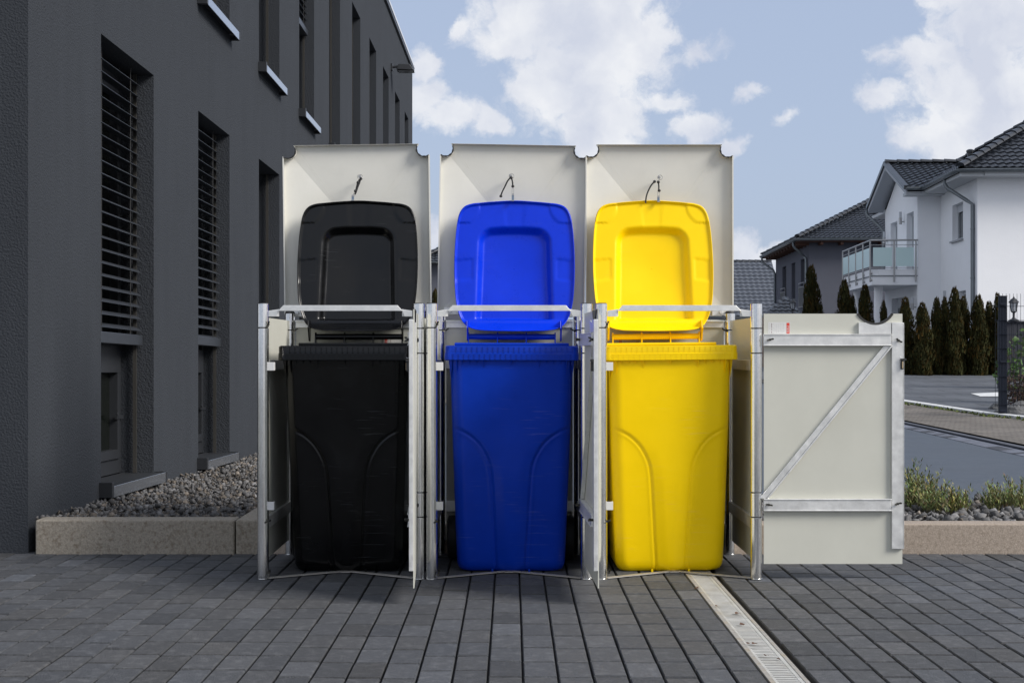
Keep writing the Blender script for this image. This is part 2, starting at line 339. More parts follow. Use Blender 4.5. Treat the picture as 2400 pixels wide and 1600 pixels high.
# drain channel
def rustdrain(t, n, L, b, src, cur):
    pass
conc = mat("channel_concrete", (.30, .285, .26), .85, var=.3, vscale=40, tint=(.30, .23, .12, .5))
zincg = mat("grating_zinc", (.50, .50, .48), .5, metal=.25, var=.22, vscale=16, rvar=.1, tint=(.40, .36, .28, .4))
root = tag(empty('drain_channel', ((DR0+DR1)/2, 4, 0)), "long galvanised slotted drain grating set between the dark pavers", 'drain')
cx = (DR0+DR1)/2
m = MB()
m.box(DR0-cx, DR0-cx+.016, -2.6, 2.64, -.03, .0005); m.box(DR1-cx-.014, DR1-cx, -2.6, 2.64, -.03, .0005); m.box(DR0-cx, DR1-cx, -2.6, 2.64, -.09, -.07)
m.build('channel_body', conc, root, bevel=.001)
yy0 = -2.6; k = 0
for seg in range(6):
    a, b_ = yy0 + seg*.9, min(yy0 + (seg+1)*.9 - .006, 2.63)
    m = MB(); xl, xr = DR0-cx+.0165, DR1-cx-.0145
    m.box(xl, xl+.008, a, b_, -.012, -.001); m.box(xr-.012, xr, a, b_, -.012, -.001)
    y = a + .002
    while y < b_-.01:
        m.add([(xl+.008, y, -.0026), (xl+.008, y+.0125, -.0026), (xr-.012, y+.0125, -.0026), (xr-.012, y, -.0026),
               (xl+.008, y+.001, -.0015), (xl+.008, y+.0115, -.0015), (xr-.012, y+.0115, -.0015), (xr-.012, y+.001, -.0015)],
              [(0,1,2,3),(4,7,6,5),(0,3,7,4),(1,5,6,2)])
        y += .0225
    m.build('grating', zincg, root)
m = MB()
lv = mat("dead_leaf", (.10, .05, .03), .8, var=.3, vscale=200)
for (px, py) in ((1729,1439),(1738,1465),(1752,1510),(1768,1510),(1795,1539),(1823,1546),(1633,1380),(1680,1422)):
    x, y = gp(px, py); s_ = random.uniform(.007, .013)
    mm = MB(); a = random.uniform(0, 6.28); pts = [(0,0,0)]
    for q in range(6):
        rr = s_*random.uniform(.6, 1.1)*(1.4 if q % 3 == 0 else 1); pts.append((x+rr*cos(a+q*pi/3), y+rr*sin(a+q*pi/3), .003+random.uniform(0, .006)))
    pts[0] = (x, y, .004)
    mm.add(pts, [(0, i, i % 6 + 1) for i in range(1, 7)])
    o = mm.build('dead_leaf', lv, solid=.0006)
    tag(o, "small curled brown dead leaf lying on the drain grating", 'leaf', 'dead leaves on the drain grating')

def kerb_run(pts_x, y0, y1, ztop, along='x', fixed=None, z0=-.05, mt=None):
    xs = pts_x
    for a, b_ in zip(xs[:-1], xs[1:]):
        m = MB(); 
        if along == 'x': m.box(a+.003, b_-.003, y0, y1, z0, ztop)
        else: m.box(y0, y1, a+.003, b_-.003, z0, ztop)
        o = m.build('kerb', (mt or M_kerb)(), bevel=.009); o.modifiers['bevel'].segments = 3; tag(o, kind='structure')
kerb_run([-2.262, -1.312, -1.16], 6.57, 6.70, .162)
# a kerb returning along the bed behind the cabinets
m = MB()
for a, b_ in ((6.706, 7.7),(7.7, 8.7),(8.7, 9.7),(9.7, 14),(14, 20),(20, 28)):
    m = MB(); m.box(-1.312, -1.162, a+.003, b_-.003, -.05, .162-.012*(a-6.7)*.6)
    tag(m.build('kerb', M_kerb(), bevel=.009), kind='structure')
kerb_run([-1.154, -.16, .84, 1.84, 2.84, 3.84, 4.84, 5.84, 6.84, 7.5], 6.575, 6.70, .143, mt=M_kerbr)

# crushed stone
ico_v = []; ph = (1+sqrt(5))/2
for a, b_ in ((-1,ph),(1,ph),(-1,-ph),(1,-ph)): ico_v.append((a,b_,0))
for a, b_ in ((-1,ph),(1,ph),(-1,-ph),(1,-ph)): ico_v.append((0,a,b_))
for a, b_ in ((ph,-1),(ph,1),(-ph,-1),(-ph,1)): ico_v.append((a,0,b_))
ico_v = np.array(ico_v)/sqrt(1+ph*ph)
ico_f = np.array([(0,11,5),(0,5,1),(0,1,7),(0,7,10),(0,10,11),(1,5,9),(5,11,4),(11,10,2),(10,7,6),(7,1,8),(3,9,4),(3,4,2),(3,2,6),(3,6,8),(3,8,9),(4,9,5),(2,4,11),(6,2,10),(8,6,7),(9,8,1)])
def stones(name, pos, size, colors, label, cat='gravel', mname=None):
    n = len(pos); V = np.zeros((n, 12, 3))
    for i in range(n):
        v_ = ico_v * rng.uniform(.62, 1.2, (12, 1)) * np.array([1, rng.uniform(.5, .9), rng.uniform(.35, .7)])
        v_ = np.round(v_*1.35)/1.35*.7 + v_*.3
        q = Matrix.Rotation(rng.uniform(0, 6.28), 3, 'Z') @ Matrix.Rotation(rng.normal(0, .7), 3, 'X') @ Matrix.Rotation(rng.normal(0, .7), 3, 'Y')
        V[i] = v_ @ np.array(q).T * size[i] + pos[i]
    Fc = (ico_f[None] + 12*np.arange(n)[:, None, None]).reshape(-1, 3)
    me = bpy.data.meshes.new(name); me.vertices.add(n*12); me.vertices.foreach_set('co', V.ravel())
    me.loops.add(len(Fc)*3); me.loops.foreach_set('vertex_index', Fc.ravel().astype(np.int32))
    me.polygons.add(len(Fc)); me.polygons.foreach_set('loop_start', np.arange(0, len(Fc)*3, 3, dtype=np.int32))
    me.update(calc_edges=True); me.validate()
    at_ = me.color_attributes.new('tint', 'FLOAT_COLOR', 'CORNER')
    c = np.concatenate([colors, np.ones((n, 1))], 1); at_.data.foreach_set('color', np.repeat(c, 60, 0).astype(np.float32).ravel())
    me.materials.append(M_gravel()); o = bpy.data.objects.new(name, me); col.objects.link(o)
    return tag(o, label, cat, kind='stuff')
def stone_cols(n, brown=.2):
    b_ = rng.lognormal(-.05, .30, (n, 1)); c = np.repeat(b_, 3, 1); w = rng.random(n) < brown
    c[w] *= np.array([1.12, .99, .86]); c[~w] *= np.array([1, 1, 1.03]); return c
def facade_x(y): return -2.303 + .0132*(y-6.6)
P = []
for _ in range(60000):
    y = 6.7 + 8.5*rng.random()**1.35; x = rng.uniform(facade_x(y)-.02, -1.33)
    if rng.random() < (1.0 if y < 9.5 else .65): P.append((x, y, .118 - .014*(y-6.7) + rng.normal(0, .012) + .02*(rng.random()**3)))
P = np.array(P)[:17000]
stones('gravel', P, rng.uniform(.010, .023, len(P)), stone_cols(len(P), .30), "grey crushed stone filling the bed along the dark facade")
P = np.array([(rng.uniform(1.0, 7.4), rng.uniform(6.7, 8.1), 0) for _ in range(7000)]); P[:, 2] = .082 + rng.normal(0, .014, len(P))
stones('gravel', P, rng.uniform(.018, .04, len(P)), stone_cols(len(P), .08)*1.35, "dark grey crushed stone in the bed behind the right kerb")
m = MB(); m.add([(-2.4,6.7,.10),(-1.31,6.7,.10),(-1.31,28,-.08),(-2.4,28,-.08)], [(0,1,2,3)])
m.add([(-1.16,6.7,.065),(7.5,6.7,.065),(7.5,8.15,.065),(-1.16,8.15,.065)], [(0,1,2,3)])
tag(m.build('bed_soil', mat("bed_soil", (.03, .028, .025), .95)), kind='structure')
m = MB(); m.box(-1.16, 7.5, 8.12, 8.2, -.05, .06); tag(m.build('kerb', M_kerb(), bevel=.008), kind='structure')

# road surface, channel of setts, brick footway, white kerb, driveway
def line_pts(p0, p1, dz): return gp(*p0, dz), gp(*p1, dz)
def xline(p0, p1, y):
    (xa, ya), (xb, yb) = p0, p1; return xa + (xb-xa)*(y-ya)/(yb-ya)
L_road = line_pts((2114,1002), (2400,1070), 0)        # road edge
L_sett = line_pts((2114,983), (2400,1041), .02)       # footway edge
L_kerb = line_pts((2114,944), (2332,976), .03)        # moss line / white kerb front
L_kerb2 = line_pts((2114,934), (2332,965), .05)
def strip(name, la, lb, za, zb, mt, y0=8.2, y1=90, kind='structure', la_x=None):
    m = MB(); yl = [y0, 12, 16, 20, 24, 28, 33, 60, y1]
    for a, b_ in zip(yl[:-1], yl[1:]):
        xa0 = xline(*la, a) if la else la_x; xa1 = xline(*la, b_) if la else la_x
        m.add([(xa0, a, H(a)+za), (xline(*lb, a) if lb else 60, a, H(a)+zb), (xline(*lb, b_) if lb else 60, b_, H(b_)+zb), (xa1, b_, H(b_)+za)], [(0,1,2,3)])
    return tag(m.build(name, mt), kind=kind)
def brickfn(sx, sy, c1, c2, mortar, msize=.01, rot=0):
    def f(t, n, L, b, src, cur):
        mp = n.new('ShaderNodeMapping'); mp.inputs['Rotation'].default_value = (0, 0, rot); L.new(src, mp.inputs[0])
        br = n.new('ShaderNodeTexBrick'); br.inputs['Scale'].default_value = 1; br.inputs['Brick Width'].default_value = sx; br.inputs['Row Height'].default_value = sy
        br.inputs['Mortar Size'].default_value = msize; br.inputs['Color1'].default_value = (*c1, 1); br.inputs['Color2'].default_value = (*c2, 1); br.inputs['Mortar'].default_value = (*mortar, 1)
        L.new(mp.outputs[0], br.inputs['Vector'])
        nz = n.new('ShaderNodeTexNoise'); nz.inputs['Scale'].default_value = 1.3; nz.inputs['Detail'].default_value = 6; L.new(src, nz.inputs['Vector'])
        mr = n.new('ShaderNodeMapRange'); L.new(nz.outputs['Fac'], mr.inputs[0]); mr.inputs['From Min'].default_value = .3; mr.inputs['From Max'].default_value = .7; mr.inputs['To Min'].default_value = .75; mr.inputs['To Max'].default_value = 1.2
        vm = n.new('ShaderNodeVectorMath'); vm.operation = 'SCALE'; L.new(br.outputs['Color'], vm.inputs[0]); L.new(mr.outputs[0], vm.inputs['Scale']); L.new(vm.outputs[0], b.inputs['Base Color'])
        bp = n.new('ShaderNodeBump'); bp.invert = True; bp.inputs['Strength'].default_value = .5; bp.inputs['Distance'].default_value = .006; L.new(br.outputs['Fac'], bp.inputs['Height']); L.new(bp.outputs[0], b.inputs['Normal'])
    return f
strip('road', None, L_road, .0, .0, M_asphalt(), la_x=-1.1)
strip('pavement', L_sett, L_kerb, .02, .03, mat("footway_brick", (.2,.18,.16), .85, spec=.2, fn=brickfn(.2, .1, (.155,.142,.128), (.20,.18,.158), (.06,.056,.05), .008)))
def L_off(l, d): return tuple((x+d, y) for x, y in l)
L_k3 = L_off(L_kerb, .17)
m = MB()
white_stone = mat("pale_kerb_stone", (.58, .59, .59), .85, var=.15, vscale=12)
for i in range(20):
    a = 8.2 + i*1.0; b_ = a + .985
    m = MB(); xa, xb = xline(*L_kerb, a), xline(*L_kerb, b_)
    m.hexa([(xa, a, H(a)-.05), (xa+.17, a, H(a)-.05), (xb+.17, b_, H(b_)-.05), (xb, b_, H(b_)-.05), (xa, a, H(a)+.07), (xa+.17, a, H(a)+.07), (xb+.17, b_, H(b_)+.07), (xb, b_, H(b_)+.07)])
    tag(m.build('kerb', white_stone, bevel=.01), kind='structure')
strip('driveway', L_k3, None, .055, .055, mat("driveway_paving", (.09,.095,.105), .8, spec=.3, fn=brickfn(.9, .6, (.082,.09,.104), (.10,.108,.122), (.035,.037,.04), .012, R(3))), y0=8.2, y1=80)
# drain slab set in the driveway
m = MB()
q = [gp(2275,922,.06), gp(2345,919,.06), gp(2360,929,.06), gp(2298,929,.06)]
m.add([(x, y, H(y)+.064) for x, y in q], [(0,1,2,3)]); tag(m.build('light_slab', white_stone), kind='structure')
# setts
m = MB()
for rrow in range(3):
    y = 8.25
    while y < 34:
        xa, xb = xline(*L_road, y), xline(*L_sett, y); w_ = (xb-xa)/3
        x0 = xa + rrow*w_; dz = (.0, -.014, .008)[rrow]; tl = (.03, .03, -.03)[rrow] if rrow != 1 else 0
        ln = .16; g = .008
        t = random.gauss(1, .10) * (random.choice((.45, 1.2, 1.3)), 1.35, .72)[rrow]; m.cc = (t, t, t*1.06)
        z = H(y)
        m.hexa([(x0+g, y+g, z-.08), (x0+w_-g, y+g, z-.08), (x0+w_-g, y+ln-g, z-.08), (x0+g, y+ln-g, z-.08),
                (x0+g, y+g, z+dz+.004), (x0+w_-g, y+g, z+dz+.006+tl*.3), (x0+w_-g, y+ln-g, z+dz+.006+tl*.3), (x0+g, y+ln-g, z+dz+.004)])
        y += ln
tag(m.build('gutter_setts', mat("sett_stone", (.105, .115, .135), .8, var=.2, vscale=30, attr="tint"), tint=True), kind='structure')
# moss line along the white kerb
P = []
for _ in range(700):
    y = rng.uniform(14.5, 27); P.append((xline(*L_kerb, y)-.03+rng.normal(0, .035)*(1 if y > 20 else 1.6), y, H(y)+.03+rng.uniform(0, .03)))
m = MB()
for p in P:
    a = rng.uniform(0, pi); s_ = rng.uniform(.015, .04); h_ = rng.uniform(.008, .028); g_ = rng.uniform(.6, 1.3); m.cc = (g_, g_, g_)
    m.add([(p[0]-s_*cos(a), p[1]-s_*sin(a), p[2]-.02), (p[0]+s_*cos(a), p[1]+s_*sin(a), p[2]-.02), (p[0]+rng.normal(0,.015), p[1], p[2]+h_)], [(0,1,2)])
tag(m.build('moss', mat("moss", (.10, .13, .03), .9, attr="tint"), tint=True), "strip of green moss growing along the pale kerb edge", 'moss', kind='stuff')

# ------------------------------------------------------------------ the dark rendered building
A_END = 21.5
def fb(a, out, z): return (facade_x(6.6+a) + out, 6.6 + a, z - .016*a)
wy = [(7.72,8.80),(9.98,11.02),(12.21,13.21),(14.34,15.33),(16.47,17.42),(18.6,19.5),(20.6,21.5),(22.5,23.4),(24.5,25.38),(26.38,27.2)]
spans = [(a-6.6, b_-6.6) for a, b_ in wy]
LV = [(.22, 2.745), (3.56, 5.84)]
ROOF = 7.03; DEP = .20
bld = tag(empty('office_building', fb(0, 0, 0)), "dark grey rendered office building with rows of tall narrow windows", 'building')
def bx(mb, a0, a1, o0, o1, z0, z1, mi=None):
    mb.hexa([fb(a0,o0,z0), fb(a0,o1,z0), fb(a1,o1,z0), fb(a1,o0,z0), fb(a0,o0,z1), fb(a0,o1,z1), fb(a1,o1,z1), fb(a1,o0,z1)], mi)
inv = Matrix.Translation(-Vector(fb(0,0,0)))
m = MB()
aa = sorted({0, A_END} | {x for s_ in spans for x in s_}); zz = [-.25, .22, 2.745, 3.56, 5.84, ROOF]
for i in range(len(aa)-1):
    for j in range(len(zz)-1):
        hole = j in (1, 3) and any(abs(aa[i]-s_[0]) < 1e-6 for s_ in spans)
        a0, a1, z0, z1 = aa[i], aa[i+1], zz[j], zz[j+1]
        if not hole: m.add([fb(a0,0,z0), fb(a1,0,z0), fb(a1,0,z1), fb(a0,0,z1)], [(0,1,2,3)])
        else:
            for q in (((a0,z0),(a0,z1)), ((a1,z1),(a1,z0)), ((a0,z1),(a1,z1)), ((a1,z0),(a0,z0))):
                (p, z_), (p2, z2) = q
                m.add([fb(p,0,z_), fb(p,-.3,z_), fb(p2,-.3,z2), fb(p2,0,z2)], [(0,1,2,3)])
XW = -10
m.add([fb(0,0,-.25), fb(0,0,ROOF), fb(0,XW,ROOF), fb(0,XW,-.25)], [(0,1,2,3)])
m.add([fb(A_END,0,-.25), fb(A_END,XW,-.25), fb(A_END,XW,ROOF), fb(A_END,0,ROOF)], [(0,1,2,3)])
m.add([fb(0,XW,-.25), fb(0,XW,ROOF), fb(A_END,XW,ROOF), fb(A_END,XW,-.25)], [(0,1,2,3)])
m.add([fb(0,-.02,ROOF-.03), fb(A_END,-.02,ROOF-.03), fb(A_END,XW,ROOF-.03), fb(0,XW,ROOF-.03)], [(0,1,2,3)])
m.build('wall', M_plaster(), bld, xf=inv)
m = MB(); bx(m, -.04, A_END+.05, -.30, .045, ROOF, ROOF+.05); bx(m, A_END-.3, A_END+.05, XW, -.302, ROOF+.002, ROOF+.052)
m.build('roof_coping', M_coping(), bld, xf=inv)
m = MB(); bx(m, -.03, A_END+.04, -.02, .038, ROOF-.07, ROOF-.002); m.build('coping_drip', M_anthra(), bld, xf=inv)
for li, (z0, z1) in enumerate(LV):
    for wi, (a0, a1) in enumerate(spans):
        m = MB(); o0, o1 = -.27, -.205; fw = .07
        bx(m, a0, a0+fw, o0, o1, z0+.01, z1); bx(m, a1-fw, a1, o0, o1, z0+.01, z1)
        bx(m, a0+fw, a1-fw, o0, o1, z0+.01, z0+.10); bx(m, a0+fw, a1-fw, o0, o1, z1-.09, z1)
        bx(m, a0+fw+.003, a0+fw+.05, o0+.01, o1+.014, z0+.103, z1-.093); bx(m, a1-fw-.05, a1-fw-.003, o0+.01, o1+.014, z0+.103, z1-.093)
        bx(m, a0+fw+.05, a1-fw-.05, o0+.01, o1+.014, z0+.103, z0+.16); bx(m, a0+fw+.05, a1-fw-.05, o0+.01, o1+.014, z1-.15, z1-.093)
        if li == 0: bx(m, a0+fw+.003, a1-fw-.003, o0+.012, o1+.016, .86, 1.04)
        fr = m.build('window', M_anthra(), bld, xf=inv, bevel=.002)
        if li == 0 and wi < 3: tag(fr)
        m = MB(); bx(m, a0+fw+.05, a1-fw-.05, o0+.02, o0+.026, z0+.16, z1-.15)
        m.build('pane', M_glassd(), fr, xf=inv)
        if wi < 3:
            m = MB(); cu = []
            n_ = 7
            for q in range(n_):   # curtain folds and room depth just behind the glass
                aq = a0+fw+.06 + (a1-a0-.26)*q/n_
                bx(m, aq, aq+.035, o0-.10, o0-.08, z0+.2, z1-.2)
            m.build('curtain', mat("curtain_cloth", (.10, .098, .085), .9), fr, xf=inv)
        m = MB(); bx(m, a0-.0, a1-.0, -.2, .068, z0-.012, z0+.006); 
        bx(m, a0-.036, a0-.0, .0, .074, z0-.055, z0+.03, 1); bx(m, a1+.012, a1+.05, .0, .074, z0-.055, z0+.012, 1)
        m.build('window_sill', [M_sill(), M_anthra()], fr, xf=inv, bevel=.002)
        m = MB(); bx(m, a0+.0005, a1+.0115, .0685, .0735, z0-.055, z0+.0085); m.build('sill_lip', M_lip(), fr, xf=inv, bevel=.0018)
        m = MB()
        for ax in (a0+.03, a1-.03): bx(m, ax-.007, ax+.007, -.122, -.100, z0+.008, z1-.002)
        m.build('guide_rail', mat("guide_rail_metal", (.13, .125, .115), .3, metal=.7), fr, xf=inv)
        blind = None
        if li == 0 and wi < 2: blind = (1.005 + .016*(a0+.5) + .035, .073)
        if li == 1 and wi in (1, 3): blind = (3.56 + (.0 if wi == 1 else 1.05), .073)
        if li == 1 and wi == 1: blind = None
        if blind:
            m = MB(); z = z1 - .07; zb, pitch = blind; s_i = 0
            while z > zb:
                tlt = R(8 + 10*sstep(z1, zb, z)) ; hw = .042
                prof = [(-hw, -.004), (-hw*.5, .004), (0, .006), (hw*.5, .003), (hw, -.005)]
                pts = []
                for (o_, h_) in prof:
                    oo = -.11 + o_*cos(tlt) + h_*sin(tlt); hh = z + h_*cos(tlt) - o_*sin(tlt)
                    pts.append((oo, hh))
                vs = [fb(a0+.02, o_, h_) for o_, h_ in pts] + [fb(a1-.02, o_, h_) for o_, h_ in pts]
                n_ = len(pts)
                vs += [fb(a0+.02, o_, h_-.0025) for o_, h_ in pts] + [fb(a1-.02, o_, h_-.0025) for o_, h_ in pts]
                m.add(vs, [(i, i+1, n_+i+1, n_+i) for i in range(n_-1)] + [(2*n_+i+1, 2*n_+i, 3*n_+i, 3*n_+i+1) for i in range(n_-1)] + [(n_-1, 3*n_-1, 4*n_-1, 2*n_-1), (0, n_, 3*n_, 2*n_)])
                z -= pitch
            bl = m.build('blind', M_slat(), fr, xf=inv, smooth=35)
            m = MB(); bx(m, a0+.018, a1-.018, -.155, -.065, zb-.035, zb+.03); m.build('bottom_bar', M_slat(), bl, xf=inv, bevel=.003)
            m = MB()
            for ax in (a0+.25, a1-.25):
                for oo in (-.145, -.075): bx(m, ax-.002, ax+.002, oo-.002, oo+.002, zb, z1-.01)
            m.build('lift_cord', mat("blind_cord", (.045,.045,.045), .6), bl, xf=inv)
        if li == 0 and wi < 3 or li == 1:
            m = MB(); zt = z0+.35 if li == 0 else z0+1.1
            bx(m, a1-.16, a1-.02, -.20, -.185, zt, zt+.022); m.lathe([(.0, 0), (.007, .002), (.008, .014), (0, .02)], c=fb(a1-.15, -.185, zt+.02), seg=10)
            m.build('blind_sensor_arm', M_anthra(), fr, xf=inv)
# floodlight fixed high on the facade
p = Vector(fb(17.2, 0, 5.83+.016*17.2))
fl = tag(empty('floodlight', p), "black floodlight fixed high on the dark building facade", 'floodlight')
m = MB(); m.box(0, .03, -.05, .05, -.06, .06); m.tube([(.03,0,0),(.16,0,.02)], .022, 10); m.build('bracket', M_anthra(), fl, bevel=.003)
m = MB(); m.hexa([(.10,-.14,-.06),(.40,-.14,-.075),(.40,.14,-.075),(.10,.14,-.06),(.14,-.13,.035),(.33,-.13,.03),(.33,.13,.03),(.14,.13,.035)]); m.build('lamp_housing', M_anthra(), fl, bevel=.008)
m = MB(); m.box(.13, .38, -.12, .12, -.080, -.0745); m.build('lens', mat("lamp_lens", (.12,.12,.12), .15), fl)
# ------------------------------------------------------------------ bin cabinets
YF, YB = 5.85, 6.56            # front and back post rows
PR = .0243
def zf(py, Y=YF): return CZ - (py-823)*Y/F
def segmented_post(mb, x, y, z0, z1, cuts, r=PR):
    zs = [z0] + cuts + [z1]; g = .0024
    for a, b_ in zip(zs[:-1], zs[1:]):
        a2 = a + (g if a != z0 else 0); b2 = b_ - (g if b_ != z1 else 0); c = .0008
        mb.lathe([(r-c, a2), (r, a2+c), (r, b2-c), (r-c, b2)], c=(x, y, 0), seg=40)
    for cz_ in cuts: mb.lathe([(r-.003, cz_-.004), (r-.003, cz_+.004)], c=(x, y, 0), seg=32, mi=1)
def wing_nut(mb, c, a, s=.9, axis='y', sgn=-1):
    # small hub with two wings, standing off a plate
    def T(u, v, w): 
        uu, vv = u*cos(a)-v*sin(a), u*sin(a)+v*cos(a)
        return {'y': (c[0]+uu*s, c[1]+sgn*w*s, c[2]+vv*s), 'x': (c[0]+sgn*w*s, c[1]+uu*s, c[2]+vv*s)}[axis]
    n = 8
    mb.add([T(.005*cos(2*pi*k/n), .005*sin(2*pi*k/n), w) for w in (0, .012) for k in range(n)], [(k, (k+1)%n, n+(k+1)%n, n+k) for k in range(n)] + [tuple(range(n, 2*n))])
    for sg in (-1, 1):
        p = [(sg*.003, -.002), (sg*.012, -.0035), (sg*.015, .0), (sg*.012, .004), (sg*.003, .003)]
        mb.add([T(u, v, .004 + abs(u)*.5 - .0) for u, v in p] + [T(u, v, .008 + abs(u)*.8) for u, v in p], [(0,1,2,3,4), (9,8,7,6,5)] + [(i, (i+1)%5, 5+(i+1)%5, 5+i) for i in range(5)])

NX, NZ, NR = .4977, 1.160, .085
def notch_edge(n=14):
    # points along the notch at the panel's top edge, left to right
    zt = 1.118; h = sqrt(NR*NR - (NZ-zt)**2); a = math.degrees(math.asin((NZ-zt)/NR))
    return arc(NX, NZ, NR, 180+a, 360-a, n)
def make_door():
    d = empty('door')
    ne = notch_edge(); x0, x1, z0, z1 = .030, .613, .066, 1.118
    poly = [(x0,z0), (x1,z0), (x1,z1)] + ne[::-1] + [(x0,z1)]
    m = MB()
    # split into columns so every face is simple
    xs = [x0] + [p[0] for p in ne] + [x1]; zt = [z1] + [p[1] for p in ne] + [z1]
    zt[0] = z1
    vs = []; 
    cols_ = [(x0, z1), (ne[0][0]-1e-4, z1)] + ne + [(ne[-1][0]+1e-4, z1), (x1, z1)]
    for y in (0, .0045):
        for (x, z) in cols_: vs += [(x, y, z0), (x, y, z)]
    n = len(cols_)
    fs = []
    for i in range(n-1):
        a = 2*i; fs.append((a, a+2, a+3, a+1)); b_ = 2*n + 2*i; fs.append((b_+2, b_, b_+1, b_+3))
        fs.append((a+1, a+3, b_+3, b_+1)); fs.append((a+2, a, b_, b_+2))
    fs += [(1, 0, 2*n, 2*n+1), (2*n-2, 2*n-1, 4*n-1, 4*n-2)]
    m.add(vs, fs); m.build('door_panel', M_panel(), d)
    # black rubber edging along the notch
    m = MB(); inn = notch_edge(20); c_ = (NX, NZ)
    ring = []
    for (x, z) in inn:
        dx, dz = (c_[0]-x)/NR, (c_[1]-z)/NR
        ring.append([(x-dx*.004, -.004, z-dz*.004), (x+dx*.005, -.004, z+dz*.005), (x+dx*.005, .009, z+dz*.005), (x-dx*.004, .009, z-dz*.004)])
    m.add([q for r_ in ring for q in r_], [(4*i+k, 4*i+(k+1)%4, 4*i+4+(k+1)%4, 4*i+4+k) for i in range(20) for k in range(4)] + [(3,2,1,0), (80,81,82,83)])
    m.build('notch_edging', M_rubber(), d)
    # frame: two rails, one stile, the notched plate
    P_ = M_galvflat()
    def rail(x0, x1, z0, z1, name='rail'):
        m = MB(); m.box(x0, x1, -.020, -.001, z0, z1); m.box(x0, x1, -.024, -.0205, z0+.0005, z0+.004); m.box(x0, x1, -.024, -.0205, z1-.004, z1-.0005)
        return m.build(name, P_, d, bevel=.0012)
    rail(.026, .562, .9825, 1.032); rail(.026, .562, .290, .3413)
    m = MB(); m.box(.565, .612, -.015, -.001, .131, 1.081); m.box(.6125, .616, -.016, .0, .131, 1.079); m.build('stile', P_, d, bevel=.0012)
    m = MB()
    xs_ = np.linspace(.4265, .562, 16); vs = []
    def ztop(x):
        dd = (NR+.005)**2 - (x-NX)**2
        return min(1.081, NZ - sqrt(dd)) if dd > 0 else 1.081
    for y in (-.014, -.001):
        for x in xs_: vs += [(x, y, 1.0335), (x, y, ztop(x))]
    n = 16; fs = []
    for i in range(n-1):
        a = 2*i; b_ = 2*n+a; fs += [(a, a+2, a+3, a+1), (b_+2, b_, b_+1, b_+3), (a+1, a+3, b_+3, b_+1)]
    fs += [(1, 0, 2*n, 2*n+1), (2*n-2, 2*n-1, 4*n-1, 4*n-2)]
    m.add(vs, fs); m.build('notched_plate', P_, d)
    m = MB(); a = Vector((.031, 0, .344)); b_ = Vector((.5500, 0, .980)); t_ = (b_-a).normalized(); nrm = Vector((-t_.z, 0, t_.x))
    def quad(o0, o1, y0, y1):
        # ends cut level with the rails
        def onz(off, z): 
            p = a + nrm*off; k = (z-p.z)/t_.z; return p + t_*k
        A0, A1, B0, B1 = onz(o0, .3425), onz(o1, .3425), onz(o0, .9815), onz(o1, .9815)
        m.hexa([(A0.x,y0,A0.z),(A1.x,y0,A1.z),(A1.x,y1,A1.z),(A0.x,y1,A0.z),(B0.x,y0,B0.z),(B1.x,y0,B1.z),(B1.x,y1,B1.z),(B0.x,y1,B0.z)])
    quad(-.006, .016, -.014, -.001); quad(-.0125, -.0065, -.019, -.001)
    m.build('diagonal_brace', P_, d, bevel=.001, fixn=True)
    for (x, z, an) in ((.051, 1.0086, .25), (.5915, 1.005, -.6), (.046, .3175, -.15), (.588, .3211, .3)):
        m = MB(); wing_nut(m, (x, -.020 if x < .3 else -.015, z), an, 1.0); m.build('wing_nut', mat("dark_bolt", (.06,.058,.05), .4, metal=.7), d)
    m = MB(); m.box(.601, .612, -.026, -.0155, .885, .921); m.box(.604, .609, -.028, -.0265, .889, .917, 1); m.box(.600, .622, -.028, -.0165, .9215, .93, 2)
    m.build('latch', [M_rubber(), mat("brass_striker", (.55, .42, .26), .4, metal=.5), M_rubber()], d, bevel=.001)
    for o in children(d): o.location.y = -.012
    return d
